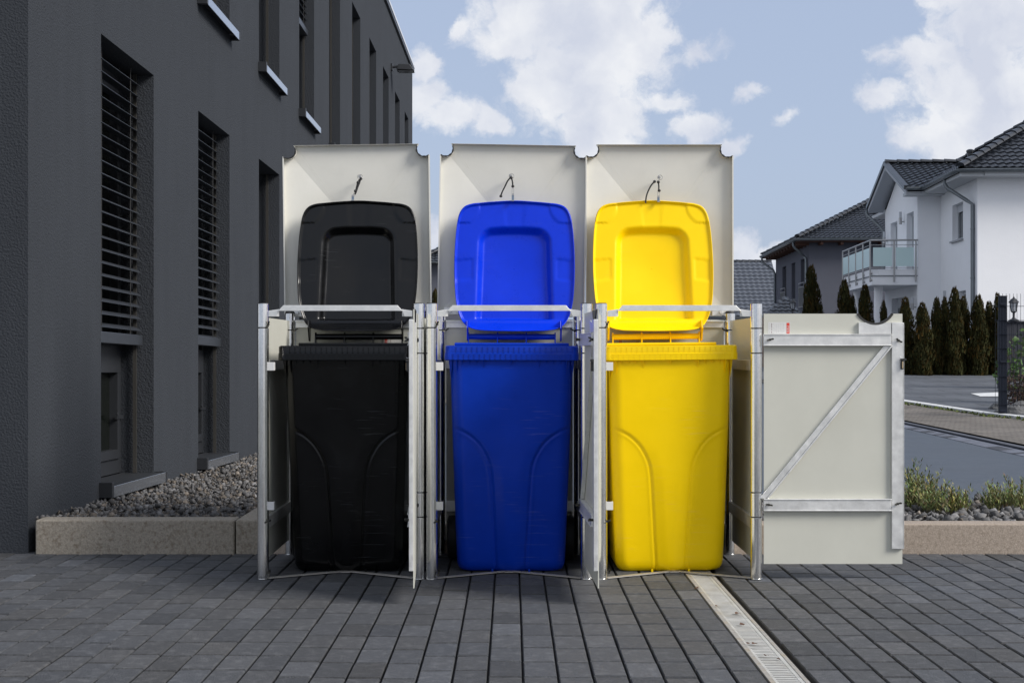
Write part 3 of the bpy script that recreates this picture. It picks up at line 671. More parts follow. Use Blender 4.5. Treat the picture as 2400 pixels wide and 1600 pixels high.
def sticker(parent, x, z, w, h, y, rot=0, dirn=-1, top_cut=None, name='sticker', right=True):
    """white paper notice with a red end strip and tiny printed lines"""
    m = MB(); y0 = y; o = .0004
    T = Matrix.Translation((x+w/2, y0, z+h/2)) @ Matrix.Rotation(rot, 4, 'Y')
    def q(x0, x1, z0, z1, dy, mi):
        m.add([T @ Vector((x0-w/2, dirn*dy, z0-h/2)), T @ Vector((x1-w/2, dirn*dy, z0-h/2)), T @ Vector((x1-w/2, dirn*dy, z1-h/2)), T @ Vector((x0-w/2, dirn*dy, z1-h/2))], [(0,1,2,3)], mi)
    q(0, w, 0, h, o, 0)
    rx0, rx1 = (w*.83, w*.965) if right else (w*.04, w*.18)
    q(rx0, rx1, h*.02, h*.94, o*2, 1)
    r2 = random.Random(5)
    span = (w*.06, w*.78) if right else (w*.24, w*.95)
    nl = 9
    for i in range(nl):
        xx = span[0] + (span[1]-span[0])*i/nl; zc = h*.9
        tall = (i == 1 or i == 2)
        while zc > h*.06:
            l_ = r2.uniform(.04, .14)*h
            q(xx, xx+(w*.030 if tall and i == 1 else w*.011), max(h*.04, zc-l_), zc, o*2, 3 if i == 1 else 2); zc -= l_ + r2.uniform(.02, .10)*h
    mt = Matrix.Translation((x+(rx0+rx1)/2, y0+dirn*o*2.5, z+h*.40)) @ Matrix.Rotation(R(90), 4, 'X') @ Matrix.Rotation(R(90), 4, 'Z')
    if rot: mt = T @ Matrix.Translation(((rx0+rx1)/2-w/2, dirn*o*2.5, -h*.1)) @ Matrix.Rotation(R(90), 4, 'X') @ Matrix.Rotation(R(90), 4, 'Z')
    text_mesh(m, "HAU", (rx1-rx0)*1.15, mt, 0)
    return m.build(name, [mat("white_paper", (.62,.62,.60), .6), mat("red_print", (.62, .05, .025), .5), mat("grey_print", (.33,.33,.33), .6), mat("brown_print", (.22,.15,.15), .6)], parent)

def make_lid(roll, wid=.703, wtop=None, hookpts=None, cabx=0):
    """open lid seen from inside: a shallow pyramid sheet with a turned rim and notched corners"""
    l = empty('cabinet_lid'); w, h, nr = wid/2, .818, .0385
    # outline from the lower left, clockwise seen from the front: notches at all four corners
    pts = []
    # lower edge notches wrap the back posts
    pts += [(-w, .012)]
    pts += [(-w, h-.052)]
    pts += arc(-w+.0255, h-.0255, .037, 226.4, 403.6, 16)
    pts += arc(w-.0255, h-.0255, .037, 136.4, 313.6, 16)
    pts += [(w, h-.052), (w, .012)]
    pts += arc(w-.026, -.006, nr*.8, 38, 165, 10)
    pts += arc(-w+.026, -.006, nr*.8, 15, 142, 10)
    clean = [pts[0]]
    for p in pts[1:]:
        if (p[0]-clean[-1][0])**2 + (p[1]-clean[-1][1])**2 > 1e-7: clean.append(p)
    pts = clean
    ax, az, ad = 0, h*.49, .038
    hw_, hh_ = w*1.0, h-az
    def dep(x, z): return ad*(1-max(abs(x)/hw_, abs(z-az)/(hh_ if z > az else az)))
    # add the points where the diagonal creases meet the outline
    full = []
    for i, p in enumerate(pts):
        full.append(p); q_ = pts[(i+1) % len(pts)]
        g = lambda p: abs(p[0])/hw_ - abs(p[1]-az)/(hh_ if p[1] > az else az)
        if g(p)*g(q_) < 0:
            t = g(p)/(g(p)-g(q_)); full.append((p[0]+(q_[0]-p[0])*t, p[1]+(q_[1]-p[1])*t))
    pts = full; n = len(pts)
    m = MB()
    # sheet: fan to the apex, subdivided so that it stays planar facet by facet
    vs = [(x, dep(x, z), z) for x, z in pts] + [(ax, ad, az)]
    fs = [(i, (i+1) % n, n) for i in range(n)]
    m.add(vs, fs)
    # turned rim towards the viewer
    rim = .026
    vs = [(x, dep(x, z), z) for x, z in pts] + [(x, -rim, z) for x, z in pts]
    m.add(vs, [(i, n+i, n+(i+1) % n, (i+1) % n) for i in range(n)])
    lidsheet = m.build('lid_sheet', M_lid(), l, solid=.0016)
    # folded lip along the long edges
    m = MB()
    m.box(-w-.001, -w+.005, -rim-.0016, -rim+.0005, .012, h-.053); m.build('folded_lip', M_lid(), l)
    m = MB(); m.box(w-.005, w+.001, -rim-.0016, -rim+.0005, .012, h-.053); 
    tx = [p for p in pts if abs(p[1] - max(q[1] for q in pts)) < .02]
    m.build('folded_lip', M_lid(), l)
    for sx in (-1, 1):
        m = MB(); A = arc(sx*(w-.0255), h-.0255, .037-.0012, *((232, 385) if sx < 0 else (308, 155)), 16)
        m.tube([(x, -rim-.001, z) for x, z in A], .0028, 6)
        for q in range(3):
            A2 = A[3+q*4:6+q*4]; m.tube([(x, -rim-.003, z) for x, z in A2], .0042, 6)
        m.build('rubber_edging', M_rubber(), l)
    m = MB(); m.tube([(-w+.06, -.014, .02), (-w+.06, -.030, .02)], .008, 8); m.box(-w+.03, -w+.10, -.016, -.001, .004, .036); m.build('hinge_plate', M_galvflat(), l, bevel=.001); m = MB()
    m.box(w-.10, w-.03, -.016, -.001, .004, .036); m.tube([(w-.06, -.014, .02), (w-.06, -.030, .02)], .008, 8)
    m.build('hinge_plate', M_galvflat(), l, bevel=.001)
    return l

def make_cabinet(xl, xr, door_rot, label, lid_x, lid_roll, lid_tilt, cord, lid_w=.703, side_right_open=True):
    xc = (xl+xr)/2; root = empty('bin_cabinet', (xc, (YF+YB)/2, 0)); tag(root, label, 'bin cabinet', 'open bin cabinets standing side by side')
    ox, oy = xc, (YF+YB)/2; L_, R_ = xl-xc, xr-xc; f, b_ = YF-oy, YB-oy
    G = [M_galv(), M_darkgap()]
    cuts = [zf(769.5), zf(827.5), zf(1153), zf(1210.5)][::-1]
    m = MB(); segmented_post(m, L_, f, .001, 1.160, [zf(768)]); m.build('post', G, root, smooth=40)
    m = MB(); segmented_post(m, R_, f, .001, 1.160, cuts); m.build('post', G, root, smooth=40)
    for x in (L_, R_):
        m = MB(); segmented_post(m, x, b_, .001, 1.138, [1.06]); m.build('post', G, root, smooth=40)
    for x in (L_, R_):
        m = MB(); m.lathe([(PR+.001, .0), (PR+.002, .001), (PR+.002, .004), (PR, .005)], c=(x, f, .0), seg=32); m.build('post_foot', M_galv(), root, smooth=40)
        m = MB(); m.lathe([(PR-.001, 1.1605), (PR-.004, 1.1635), (0, 1.1640)], c=(x, f, 0), seg=32, mi=1)
        m.build('post_cap', [M_galv(), M_rubber()], root, smooth=40)
        m = MB(); m.lathe([(PR+.001, .0), (PR+.002, .001), (PR+.002, .004), (PR, .005)], c=(x, b_, .0), seg=32); m.build('post_foot', M_galv(), root, smooth=40)
        m = MB(); m.lathe([(PR-.001, 1.139), (PR-.002, 1.142), (PR-.006, 1.149), (0, 1.152)], c=(x, b_, 0), seg=32, mi=1)
        m.build('post_cap', [M_galv(), M_rubber()], root, smooth=40)
    # front top bar: angle iron cranked up between the posts
    z0, z1, zm = 1.106, 1.1535, 1.1295; x0 = L_+PR; x1 = R_-PR
    m = MB()
    def crank(y0, y1, zlo, zhi, mi=None):
        m.prism([(x0+.042, zlo), (x0+.064, zhi), (x1-.064, zhi), (x1-.042, zlo)], y0, y1, mi=mi)
    crank(f-.018, f-.0145, zm, z1); 
    m.hexa([(x0+.064, f-.014, z1-.0035), (x1-.064, f-.014, z1-.0035), (x1-.064, f+.018, z1-.0035), (x0+.064, f+.018, z1-.0035), (x0+.064, f-.014, z1), (x1-.064, f-.014, z1), (x1-.064, f+.018, z1), (x0+.064, f+.018, z1)])
    for (a, c_) in ((x0, x0+.046), (x1-.046, x1)):
        m.hexa([(a, f-.012, z0), (c_ - (.012 if a == x0 else 0), f-.012, z0), (c_, f-.008, z0), (a, f-.008, z0), (a, f-.012, zm+.001), (c_, f-.012, zm+.008), (c_, f-.008, zm+.008), (a, f-.008, zm+.001)] if a == x0 else
               [(a+.012, f-.012, z0), (c_, f-.012, z0), (c_, f-.008, z0), (a, f-.008, z0), (a, f-.012, zm+.008), (c_, f-.012, zm+.001), (c_, f-.008, zm+.001), (a, f-.008, zm+.008)])
    m.build('top_bar', M_galvflat(), root, bevel=.001, fixn=True)
    # rear top bar
    m = MB(); m.box(x0+.004, x1-.004, b_-.006, b_-.002, 1.072, 1.104); m.box(x0+.004, x1-.004, b_-.03, b_-.0065, 1.1, 1.1035); m.build('rear_bar', M_galvflat(), root)
    # ties lying on the paving
    m = MB()
    for s_, xx in ((1, L_), (-1, R_)):
        p0 = Vector((xx+s_*.022, f, .004)); p1 = Vector((xx+s_*.2, f+.115, .004)); p2 = Vector((xx+s_*.32, f+.18, .004))
        d_ = (p1-p0).normalized(); nn = Vector((-d_.y, d_.x, 0))*.0125
        m.hexa([p0-nn, p0+nn, p2+nn, p2-nn] + [q+Vector((0,0,.0035)) for q in (p0-nn, p0+nn, p2+nn, p2-nn)])
    m.box(-.02, .02, f+.15, b_-.02, .004, .0075)
    m.build('floor_tie', mat("worn_flat_steel", (.45,.43,.40), .5, metal=.5, var=.25, vscale=40), root, fixn=True)
    # side panels and rails, back panel
    for s_, xx in ((1, L_), (-1, R_)):
        m = MB(); xo = xx - s_*.006
        m.box(min(xo, xo-s_*.004), max(xo, xo-s_*.004), f+PR+.002, b_-PR-.002, .068, 1.105)
        m.build('side_panel', M_panel(), root)
        for (a, c_) in ((.878, .922), (.205, .255)):
            m = MB(); xa = xo + s_*.0006; xb = xo + s_*.016
            m.box(min(xa, xb), max(xa, xb), f+PR+.0025, b_-PR-.0025, a, c_)
            m.build('side_rail', M_galvflat(), root, bevel=.001)
        for zc in (zf(858), zf(1184)):
            if s_ < 0: break
            m = MB(); a, c_ = xx+s_*(PR-.004), xx+s_*(PR+.024)
            m.box(a, c_, f-.012, f-.009, zc-.018, zc+.017); m.box(c_-.003, c_, f-.0085, f+.02, zc-.018, zc+.017)
            m.build('panel_clip', mat("pale_zinc_clip", (.68,.68,.67), .5, metal=.2), root, bevel=.001)
    m = MB(); m.box(L_+PR+.003, R_-PR-.003, b_+.004, b_+.008, .068, 1.109); m.build('back_panel', M_panel(), root)
    m = MB(); m.box(L_+PR+.003, R_-PR-.003, b_-.014, b_+.0035, .878, .922); m.build('back_rail', M_galvflat(), root, bevel=.001)
    m = MB(); m.box(L_+PR+.003, R_-PR-.003, b_-.014, b_+.0035, .205, .255); m.build('back_rail', M_galvflat(), root, bevel=.001)
    for (x, y, z, a) in ((L_+PR, f-.004, 1.073, 1.2), (L_+PR, f-.006, .245, .4), (L_+PR+.004, b_-.012, 1.060, .5), (R_-PR-.004, b_-.012, 1.060, 2.6), (L_+PR+.02, b_-.03, .045, 1.0), (R_-PR-.02, b_-.03, .045, 1.0), (L_+PR+.006, f-.01, .03, 1.3)):
        m = MB(); wing_nut(m, (x, y, z), a, 1.0); m.build('wing_nut', mat("dark_bolt", (.06,.058,.05), .4, metal=.7), root)
    d = make_door(); d.parent = root
    m = MB(); m.tube([(.600, -.016, .945), (.602, -.024, .940), (.600, -.033, .934), (.596, -.038, .936)], .0011, 6); m.build('cable_tie', mat("white_nylon", (.7,.7,.7), .5), d)
    if door_rot < -5:
        for zh in (zf(797), zf(1182)):
            m = MB(); m.add([(R_-.002+.0045*cos(a), f-PR-.0012, zh+.009*sin(a)) for a in np.linspace(0, 2*pi, 13)[:-1]] + [(R_-.002+.0045*cos(a), f-PR+.004, zh+.009*sin(a)) for a in np.linspace(0, 2*pi, 13)[:-1]], [tuple(range(12))] + [(i, (i+1)%12, 12+(i+1)%12, 12+i) for i in range(12)]); m.build('hinge_pin', M_rubber(), root)
    d.parent = root; d.location = (R_, f, 0); d.rotation_euler = (0, 0, R(door_rot))
    if abs(door_rot) < 5: sticker(d, .048, 1.0335, .093, .049, -.0123)
    lid = make_lid(lid_roll, lid_w); lid.parent = root
    lid.location = (lid_x-xc, 6.632-oy, 1.127); lid.rotation_euler = (R(-lid_tilt), R(lid_roll), 0)
    # elastic cord with its clip
    cd = empty('hook_cord'); cd.parent = root
    def q(px, py, y=6.585): return at(px, py, y) - Vector((ox, oy, 0))
    m = MB()
    for path in cord['cords']:
        pp = [q(*p) for p in path]; fine = []
        for i in range(len(pp)-1):
            for k in range(5):
                t = k/5; a = pp[max(i-1,0)]; b2 = pp[i]; c2 = pp[i+1]; d2 = pp[min(i+2, len(pp)-1)]
                fine.append(.5*((2*b2)+(-a+c2)*t+(2*a-5*b2+4*c2-d2)*t*t+(-a+3*b2-3*c2+d2)*t**3))
        fine.append(pp[-1]); m.tube(fine, .0035, 8)
    for (px, py) in cord['knots']:
        c0 = q(px, py); m.lathe([(0, -.007), (.0065, -.004), (.0075, 0), (.0055, .006), (0, .008)], c=c0, seg=10)
    m.build('cord', M_cord(), cd, smooth=60)
    m = MB(); rc = q(*cord['ring']); m.tube([rc + Vector((.010*cos(a)*1.15, .004*sin(a*2), .0115*sin(a))) for a in np.linspace(0, 2*pi, 20)], .0014, 6, caps=False)
    m.lathe([(0, .02), (.005, .019), (.0065, .0)], c=rc+Vector((-.004, .02, .004)), seg=12, axis='y')
    m.tube([rc+Vector((0, .002, 0)), rc+Vector((0, .055, 0))], .0032, 8); m.build('eye_bolt', M_steel(), cd, smooth=60)
    m = MB(); a, b2 = q(*cord['link'][0]), q(*cord['link'][1]); sd = Vector((.004, 0, 0))
    m.tube([a, a+sd*.9+(b2-a)*.3, b2+sd], .0011, 6); m.tube([a, a-sd*.9+(b2-a)*.3, b2-sd], .0011, 6)
    cx_, cz_ = cord['clip']; p0 = q(cx_, cz_[0]); p1 = q(cx_, cz_[1])
    m.box(p0.x-.0055, p0.x+.0055, p0.y-.004, p0.y+.004, p1.z, p0.z, 1); m.box(p0.x-.0065, p0.x+.0065, p0.y-.014, p0.y-.0045, p1.z-.004, p1.z+.001, 0); m.box(p0.x-.0055, p0.x+.0055, p0.y-.0055, p0.y-.0045, p0.z-.005, p0.z+.004, 0)
    m.build('lid_clip', [M_steel(), mat("blue_grey_clip", (.20,.26,.34), .3, metal=.5)], cd)
    return root

c1 = dict(cords=[[(846,418), (842,430), (838,440), (834,452), (831,456)], [(843,420), (838,430), (835,442), (833,452)]], knots=[(846,419), (833,448), (839,428)], ring=(844,415), link=[(832,450), (829,461)], clip=(827, (459,469)))
c2 = dict(cords=[[(1198,415), (1190,424), (1183,438), (1177,450), (1173,461)], [(1199,418), (1201,426), (1202,436)]], knots=[(1198,417), (1174,460), (1202,437)], ring=(1199,413), link=[(1202,437), (1202,456)], clip=(1202, (456,470)))
c3 = dict(cords=[[(1537,424), (1528,432), (1520,446), (1515,460), (1513,476)], [(1543,426), (1544,436), (1544,446)]], knots=[(1534,426), (1543,427), (1545,447)], ring=(1547,416), link=[(1543,447), (1543,460)], clip=(1543, (461,472)))
X1L, X1R = (616.4-1200)*YF/F, (981.5-1200)*YF/F
X2L, X2R = (1011.6-1200)*YF/F, (1375-1200)*YF/F
X3L, X3R = (1409.6-1200)*YF/F, (1772.5-1200)*YF/F
cab1 = make_cabinet(X1L, X1R, -87.0, "pebble grey steel bin cabinet around the black bin, door swung edge-on", -.733, -.85, 1.0, c1, .700)
cab2 = make_cabinet(X2L, X2R, -88.0, "pebble grey steel bin cabinet around the blue bin, in the middle", -.006, 1.0, .8, c2, .700)
cab3 = make_cabinet(X3L, X3R, .0, "pebble grey steel bin cabinet around the yellow bin, door folded wide open", .7035, 0, .6, c3, .703)
# notices on the back panels behind two of the bins
oy = (YF+YB)/2
sticker(cab3, (1449-1200)*6.55/F-.703-.0, CZ-(808-823)*6.55/F, .082, .055, YB-oy-.001, rot=R(-4), right=False)
sticker(cab1, (899-1200)*6.55/F-(X1L+X1R)/2, CZ-(816-823)*6.55/F, .092, .05, YB-oy-.001, rot=R(2), right=False)
m = MB(); x_, z_ = (1642-1200)*6.55/F-(X3L+X3R)/2, CZ-(784-823)*6.55/F; m.box(x_, x_+.016, YB-oy+.002, YB-oy+.0035, z_, z_+.011); m.build('small_label', mat("white_paper", (.62,.62,.60), .6), cab3)

# ------------------------------------------------------------------ wheelie bins
def rrect(wx, y0, y1, r, n=8, nf=120, ns=24):
    """rounded rectangle, starting at the left end of the front edge; returns xy list"""
    p = []
    for i in range(nf+1): p.append((-wx+r + (2*wx-2*r)*i/nf, y0))
    for i in range(1, n): a = -pi/2 + pi/2*i/n; p.append((wx-r+r*cos(a), y0+r+r*sin(a)))
    for i in range(ns+1): p.append((wx, y0+r + (y1-y0-2*r)*i/ns))
    for i in range(1, n): a = pi/2*i/n; p.append((wx-r+r*cos(a), y1-r+r*sin(a)))
    for i in range(ns+1): p.append((wx-r - (2*wx-2*r)*i/ns, y1))
    for i in range(1, n): a = pi/2 + pi/2*i/n; p.append((-wx+r+r*cos(a), y1-r+r*sin(a)))
    for i in range(ns+1): p.append((-wx, y1-r - (y1-y0-2*r)*i/ns))
    for i in range(1, n): a = pi + pi/2*i/n; p.append((-wx+r+r*cos(a), y0+r+r*sin(a)))
    return p
def groove_pts():
    # measured on the blue bin: from the side edge, arching in and running down
    raw = [(.275,.638),(.238,.622),(.210,.611),(.184,.597),(.162,.580),(.142,.560),(.125,.537),(.110,.510),(.099,.485),(.0915,.458),(.0865,.42),(.084,.381),(.077,.2575),(.071,.134),(.064,.017),(.062,-.02)]
    out = []
    for (a, b_) in zip(raw[:-1], raw[1:]):
        for k in range(40): t = k/40; out.append((a[0]+(b_[0]-a[0])*t, a[1]+(b_[1]-a[1])*t))
    return np.array(out + [raw[-1]])
GR = groove_pts()
def groove_depth(x, z):
    ax_ = abs(x); d = np.hypot(GR[:,0]-ax_, GR[:,1]-z); i = int(d.argmin()); dm = d[i]
    j = min(i+30, len(GR)-1); k = max(i-30, 0); tx, tz = GR[j]-GR[k]; side = (ax_-GR[i,0])*(-tz) - (z-GR[i,1])*(-tx)   # >0 outer/below
    sd = dm if side > 0 else -dm
    dep = .0075*math.exp(-(sd/.0070)**2) + .0065*sstep(-.004, .022, sd)*(1-.6*sstep(.02,.12,sd))
    if sd < 0: dep -= .011*sstep(.64, .34, z)*sstep(-.004, .06, -sd)
    return dep
def make_bin(pmat, dmat, label, loc, rotz=0, roly=0, lid=None, rib=1.0, gk=1.0):
    root = tag(empty('wheelie_bin', loc, (0, roly, rotz)), label, 'bin')
    # outer body
    zs = [.0, .002, .008, .018, .032, .05] + list(np.linspace(.07, .68, 130)) + list(np.linspace(.69, .86, 18)) + [.875, .89, .905, .92]
    rings = []
    for z in zs:
        t = z/.92
        wx = .2335 + (.266-.2335)*t**.85; y0 = -.190 - .078*t; y1 = .225 + .04*t; r = .05 + .004*t
        if z < .045: k = sqrt(max(0, 1-((.045-z)/.045)**2)); s_ = .026*(1-k); wx -= s_; y0 += s_; y1 -= s_
        if z > .875: wx += .006*sstep(.875, .905, z)
        ring = []
        for (x, y) in rrect(wx, y0, y1, r):
            yo = y
            if yo < y0 + r*.8 and z < .68: y += gk * groove_depth(x, z) * (1-.5*sstep(.0, .03, yo-y0))
            if yo < y0+.001: y -= .006*max(0, 1-(x/(wx-r))**2)*sin(pi*min(1, z/.9))
            ring.append((x, y, z))
        rings.append(ring)
    # mouth and inside
    for z, inset in ((.92, .02), (.5, .05), (.12, .075)):
        t = z/.92; wx = .2335+.0325*t-inset; rings.append([(x, y, z) for x, y in rrect(wx, -.19-.078*t+inset, .225+.04*t-inset, .045)])
    n = len(rings[0]); m = MB(); m.add([q for r_ in rings for q in r_], [(i*n+k, i*n+(k+1)%n, (i+1)*n+(k+1)%n, (i+1)*n+k) for i in range(len(rings)-1) for k in range(n)] + [tuple(range(n-1, -1, -1)), tuple((len(rings)-1)*n+k for k in range(n))])
    # small fins hanging from under the rim, and moulded feet
    for x in (-.235,-.21,-.18,-.15,-.118, 0, .118, .15, .18, .21, .235):
        l_ = {0: .028, .118: .045, .235: .055}.get(abs(x), .022+.0*abs(x)); yf = -.2665
        m.add([(x-.0022, yf-.014, .9195), (x+.0022, yf-.014, .9195), (x, yf+.002+l_*.08, .9195-l_), (x-.0022, yf+.01, .9195), (x+.0022, yf+.01, .9195), (x, yf+.012, .9195-l_)], [(0,1,2), (0,2,5,3), (1,4,5,2)])
    for sx in (-1, 1):   # shoulder gusset at the front corners
        m.add([(sx*.270, -.25, .9195), (sx*.270, -.22, .9195), (sx*.262, -.236, .84), (sx*.255, -.262, .9195)], [(0,1,2), (3,0,2), (1,3,2)])
        m.box(sx*.08-.004, sx*.08+.004, -.196, -.186, -.0, .012)
    body = m.build('bin_body', pmat, root, smooth=42)
    # rim: two stepped bands with small ribs
    prof = [(.258, .918), (.283, .918), (.2885, .921), (.2885, .948), (.2855, .951), (.2855, .977), (.281, .982), (.262, .982), (.255, .975), (.250, .93)]
    rings = [[(x*1.0, y, z) for x, y in rrect(a, -(a+.0), a-.012, .028 if z < .95 else .022)] for a, z in prof]
    n = len(rings[0]); m = MB(); m.add([q for r_ in rings for q in r_], [(i*n+k, i*n+(k+1)%n, (i+1)*n+(k+1)%n, (i+1)*n+k) for i in range(len(rings)-1) for k in range(n)])
    sp = .0225
    for k in range(-11, 12):
        x = k*sp
        m.box(x-.0017, x+.0017, -.2885-.0030*rib, -.287, .9225, .9465); m.box(x+.0096, x+.0130, -.2855-.0028*rib, -.284, .9525, .976)
        for sx in (-1, 1):
            xa = sx*.2903; xb = sx*.287
            if abs(x) < .24: m.box(min(xa,xb), max(xa,xb), x-.0012, x+.0012, .9225, .9465)
    m.build('rim', pmat, root, smooth=42)
    m = MB(); m.box(-.262, .262, .12, .282, .9825, .9965)
    m.build('rear_ledge', pmat, root, bevel=.004)
    # handle bar on webs
    hy, hz = .262, 1.026
    m = MB(); m.tube([(-.205, hy, hz), (.205, hy, hz)], .0135, 20); m.build('handle_bar', pmat, root, smooth=50)
    for x in (-.201, -.066, .068, .203):
        m = MB(); m.prism([(hy-.019, .9968), (hy+.018, .9968), (hy+.019, hz+.004), (hy+.008, hz+.020), (hy-.010, hz+.020), (hy-.019, hz+.002)], x-.0028, x+.0028, axis='x'); m.build('handle_web', pmat, root, bevel=.001)
    # wheels and axle
    m = MB(); m.tube([(-.25, .20, .1), (.25, .20, .1)], .011, 12); m.build('axle', M_galv(), root, smooth=50)
    for sx in (-1, 1):
        w_ = empty('wheel'); w_.parent = root; w_.location = (sx*.268, .20, .1)
        m = MB(); m.lathe([(.066, -.022), (.088, -.024), (.097, -.019), (.0995, -.008), (.0995, .008), (.097, .019), (.088, .024), (.066, .022), (.066, -.022)], seg=40, axis='x'); m.build('tyre', M_rubber(), w_, smooth=40)
        m = MB(); m.lathe([(.0, -.016), (.028, -.016), (.03, -.008), (.058, -.006), (.0655, -.016), (.0655, .016), (.058, .006), (.03, .008), (.028, .016), (0, .016)], seg=32, axis='x'); m.build('hub', mat("hub_plastic", (.02,.02,.02), .5), w_, smooth=40)
    # ---- open lid
    LW = lid or {}; rx = LW.get('x', 0); tilt = LW.get('tilt', 9.5)
    lidr = empty('bin_lid'); lidr.parent = root; lidr.location = (rx, .268, 1.045); lidr.rotation_euler = (R(-tilt), R(LW.get('roll', 0)), 0)
    Lh = .634
    half = [(.0,.0),(.10,.0015),(.155,.004),(.198,.014),(.232,.040),(.256,.085),(.272,.15),(.2795,.24),(.2815,.33),(.279,.42),(.273,.50),(.262,.565),(.240,.602),(.205,.618),(.16,.6235),(.10,.629),(.0,.6345)]
    half = [(x, z*Lh/.6345) for x, z in half]
    loop = half + [(-x, z) for x, z in half[::-1][1:-1]]
    # Catmull-Rom densify
    N = 10; dense = []; n0 = len(loop)
    for i in range(n0):
        p0, p1, p2, p3 = [np.array(loop[(i+k) % n0]) for k in (-1, 0, 1, 2)]
        for k in range(N):
            t = k/N; dense.append(.5*((2*p1)+(-p0+p2)*t+(2*p0-5*p1+4*p2-p3)*t*t+(-p0+3*p1-3*p2+p3)*t**3))
    dense = np.array(dense); nA = len(dense)
    def surf(x, z, edge):
        """depth behind the rim plane (+ = away from the viewer); edge = distance to the outline"""
        ax_ = abs(x); y = 0.0
        y += .008*sstep(.0, .010, edge)
        low = sstep(.085, .0, z); y -= .050*low*low
        # recessed tray
        wt = .1575 - .018*(z/Lh)
        ztop = .484 - .010*(ax_/.14)**2
        qx = max(0, ax_-(wt-.035)); qz = max(0, z-(ztop-.035)); dd = math.hypot(qx, qz)-.035
        y += .032*(1-sstep(-.004, .034, dd))*sstep(.060, .072, z)
        y += .013*(1-sstep(.0, .22, math.hypot(x, z-.3)))
        # shallow sunk pads in the upper corners, centre of the top, sides
        if z > .53 and ax_ > .165: y -= .004*sstep(.104, .090, math.hypot(ax_-.262, z-.615))
        y += .0022*(1-sstep(.040, .056, ax_ + (.60-z)*.10))*sstep(.50, .53, z)
        zz_ = z - .10*(.22-ax_)
        y += .0035*sstep(.19, .205, ax_)*sstep(.245, .262, zz_)*(1-sstep(.352, .357, zz_))
        return y
    rads = list(np.linspace(0, .9, 46)) + list(np.linspace(.915, 1, 14))
    cz_ = Lh*.5; vs = [(0, surf(0, cz_, .3), cz_)]
    for r_ in rads[1:]:
        for p in dense:
            x, z = p[0]*r_, cz_+(p[1]-cz_)*r_
            vs.append((x, surf(x, z, (1-r_)*.29), z))
    # outer skirt turned towards the viewer
    for k_, (dy, sc) in enumerate(((-.004, 1.003), (-.007, 1.004))):
        for p in dense:
            low = sstep(.085, .0, p[1]); vs.append((p[0]*sc, dy*.6-.05*low*low, cz_+(p[1]-cz_)*sc))
    nr_ = len(rads)-1+2; fs = [(0, 1+k, 1+(k+1) % nA) for k in range(nA)]
    for i in range(nr_-1):
        for k in range(nA): fs.append((1+i*nA+k, 1+(i+1)*nA+k, 1+(i+1)*nA+(k+1) % nA, 1+i*nA+(k+1) % nA))
    m = MB(); m.add(vs, fs)
    shell = m.build('lid_shell', dmat, lidr, smooth=180, solid=.0035)
    def on(x, z, lift=.0): 
        e = .04; return (x, surf(x, z, e)-lift, z)
    m = MB()
    for sx in (-1, 1):
        for path in ([(.066, .5665), (.10, .5665), (.152, .5660)], [(.225, .525), (.2285, .45), (.2285, .365)], [(.226, .25), (.222, .18), (.214, .12)]):
            pp = []
            for a, b_ in zip(path[:-1], path[1:]):
                for k in range(6): t = k/6; pp.append(on(sx*(a[0]+(b_[0]-a[0])*t), a[1]+(b_[1]-a[1])*t, .0004))
            pp.append(on(sx*path[-1][0], path[-1][1], .0004)); m.tube(pp, .0012, 5)
        m.tube([on(sx*.0775 + .030*cos(a), .112 + .030*sin(a), .0002) for a in np.linspace(0, 2*pi, 28)], .0011, 5, caps=False)
    bxp = [(-.045, .09), (.045, .09), (.045, .135), (-.045, .135), (-.045, .09)]
    pp = []
    for a, b_ in zip(bxp[:-1], bxp[1:]):
        for k in range(8): t = k/8; pp.append(on(a[0]+(b_[0]-a[0])*t, a[1]+(b_[1]-a[1])*t, .0001))
    m.tube(pp, .0007, 5)
    cc = on(0, .318); m.lathe([(.0, -.004), (.003, -.0025), (.0045, 0), (.011, -.0), (.0118, -.0012), (.013, 0)], c=cc, seg=20, axis='y')
    m.build('moulded_ridge', dmat, lidr, smooth=60)
    # hinge arms reaching down to the handle bar
    for sx in (-1, 1):
        m = MB(); x0 = sx*.214
        prof = [(-.042, .048), (-.048, .012), (-.03, -.008), (-.012, -.036), (.010, -.040), (.016, -.012), (.012, .02), (.004, .055)]
        m.prism([(y-.006, z) for y, z in prof], min(x0, x0+sx*.007), max(x0, x0+sx*.007), axis='x')
        m.build('hinge_arm', dmat, lidr, bevel=.002)
    return root
BYc = 6.222
b1 = make_bin(M_black(), M_black(), "black wheelie bin with its lid raised, left of the blue bin", (-.716, BYc, .002), 0, 0, dict(x=-.012, tilt=9.5, roll=0))
b2 = make_bin(M_blueb(), M_blue(), "bright blue wheelie bin with its lid raised, between black and yellow bins", (-.005, BYc, .002), 0, R(.2), dict(x=.012, tilt=9.5, roll=0))
b3 = make_bin(M_yellow(), M_yellow(), "bright yellow wheelie bin with its lid raised, right of the blue bin", (.686, BYc, .003), R(1.0), R(-.55), dict(x=-.004, tilt=9.5, roll=.4), rib=.30, gk=.7)
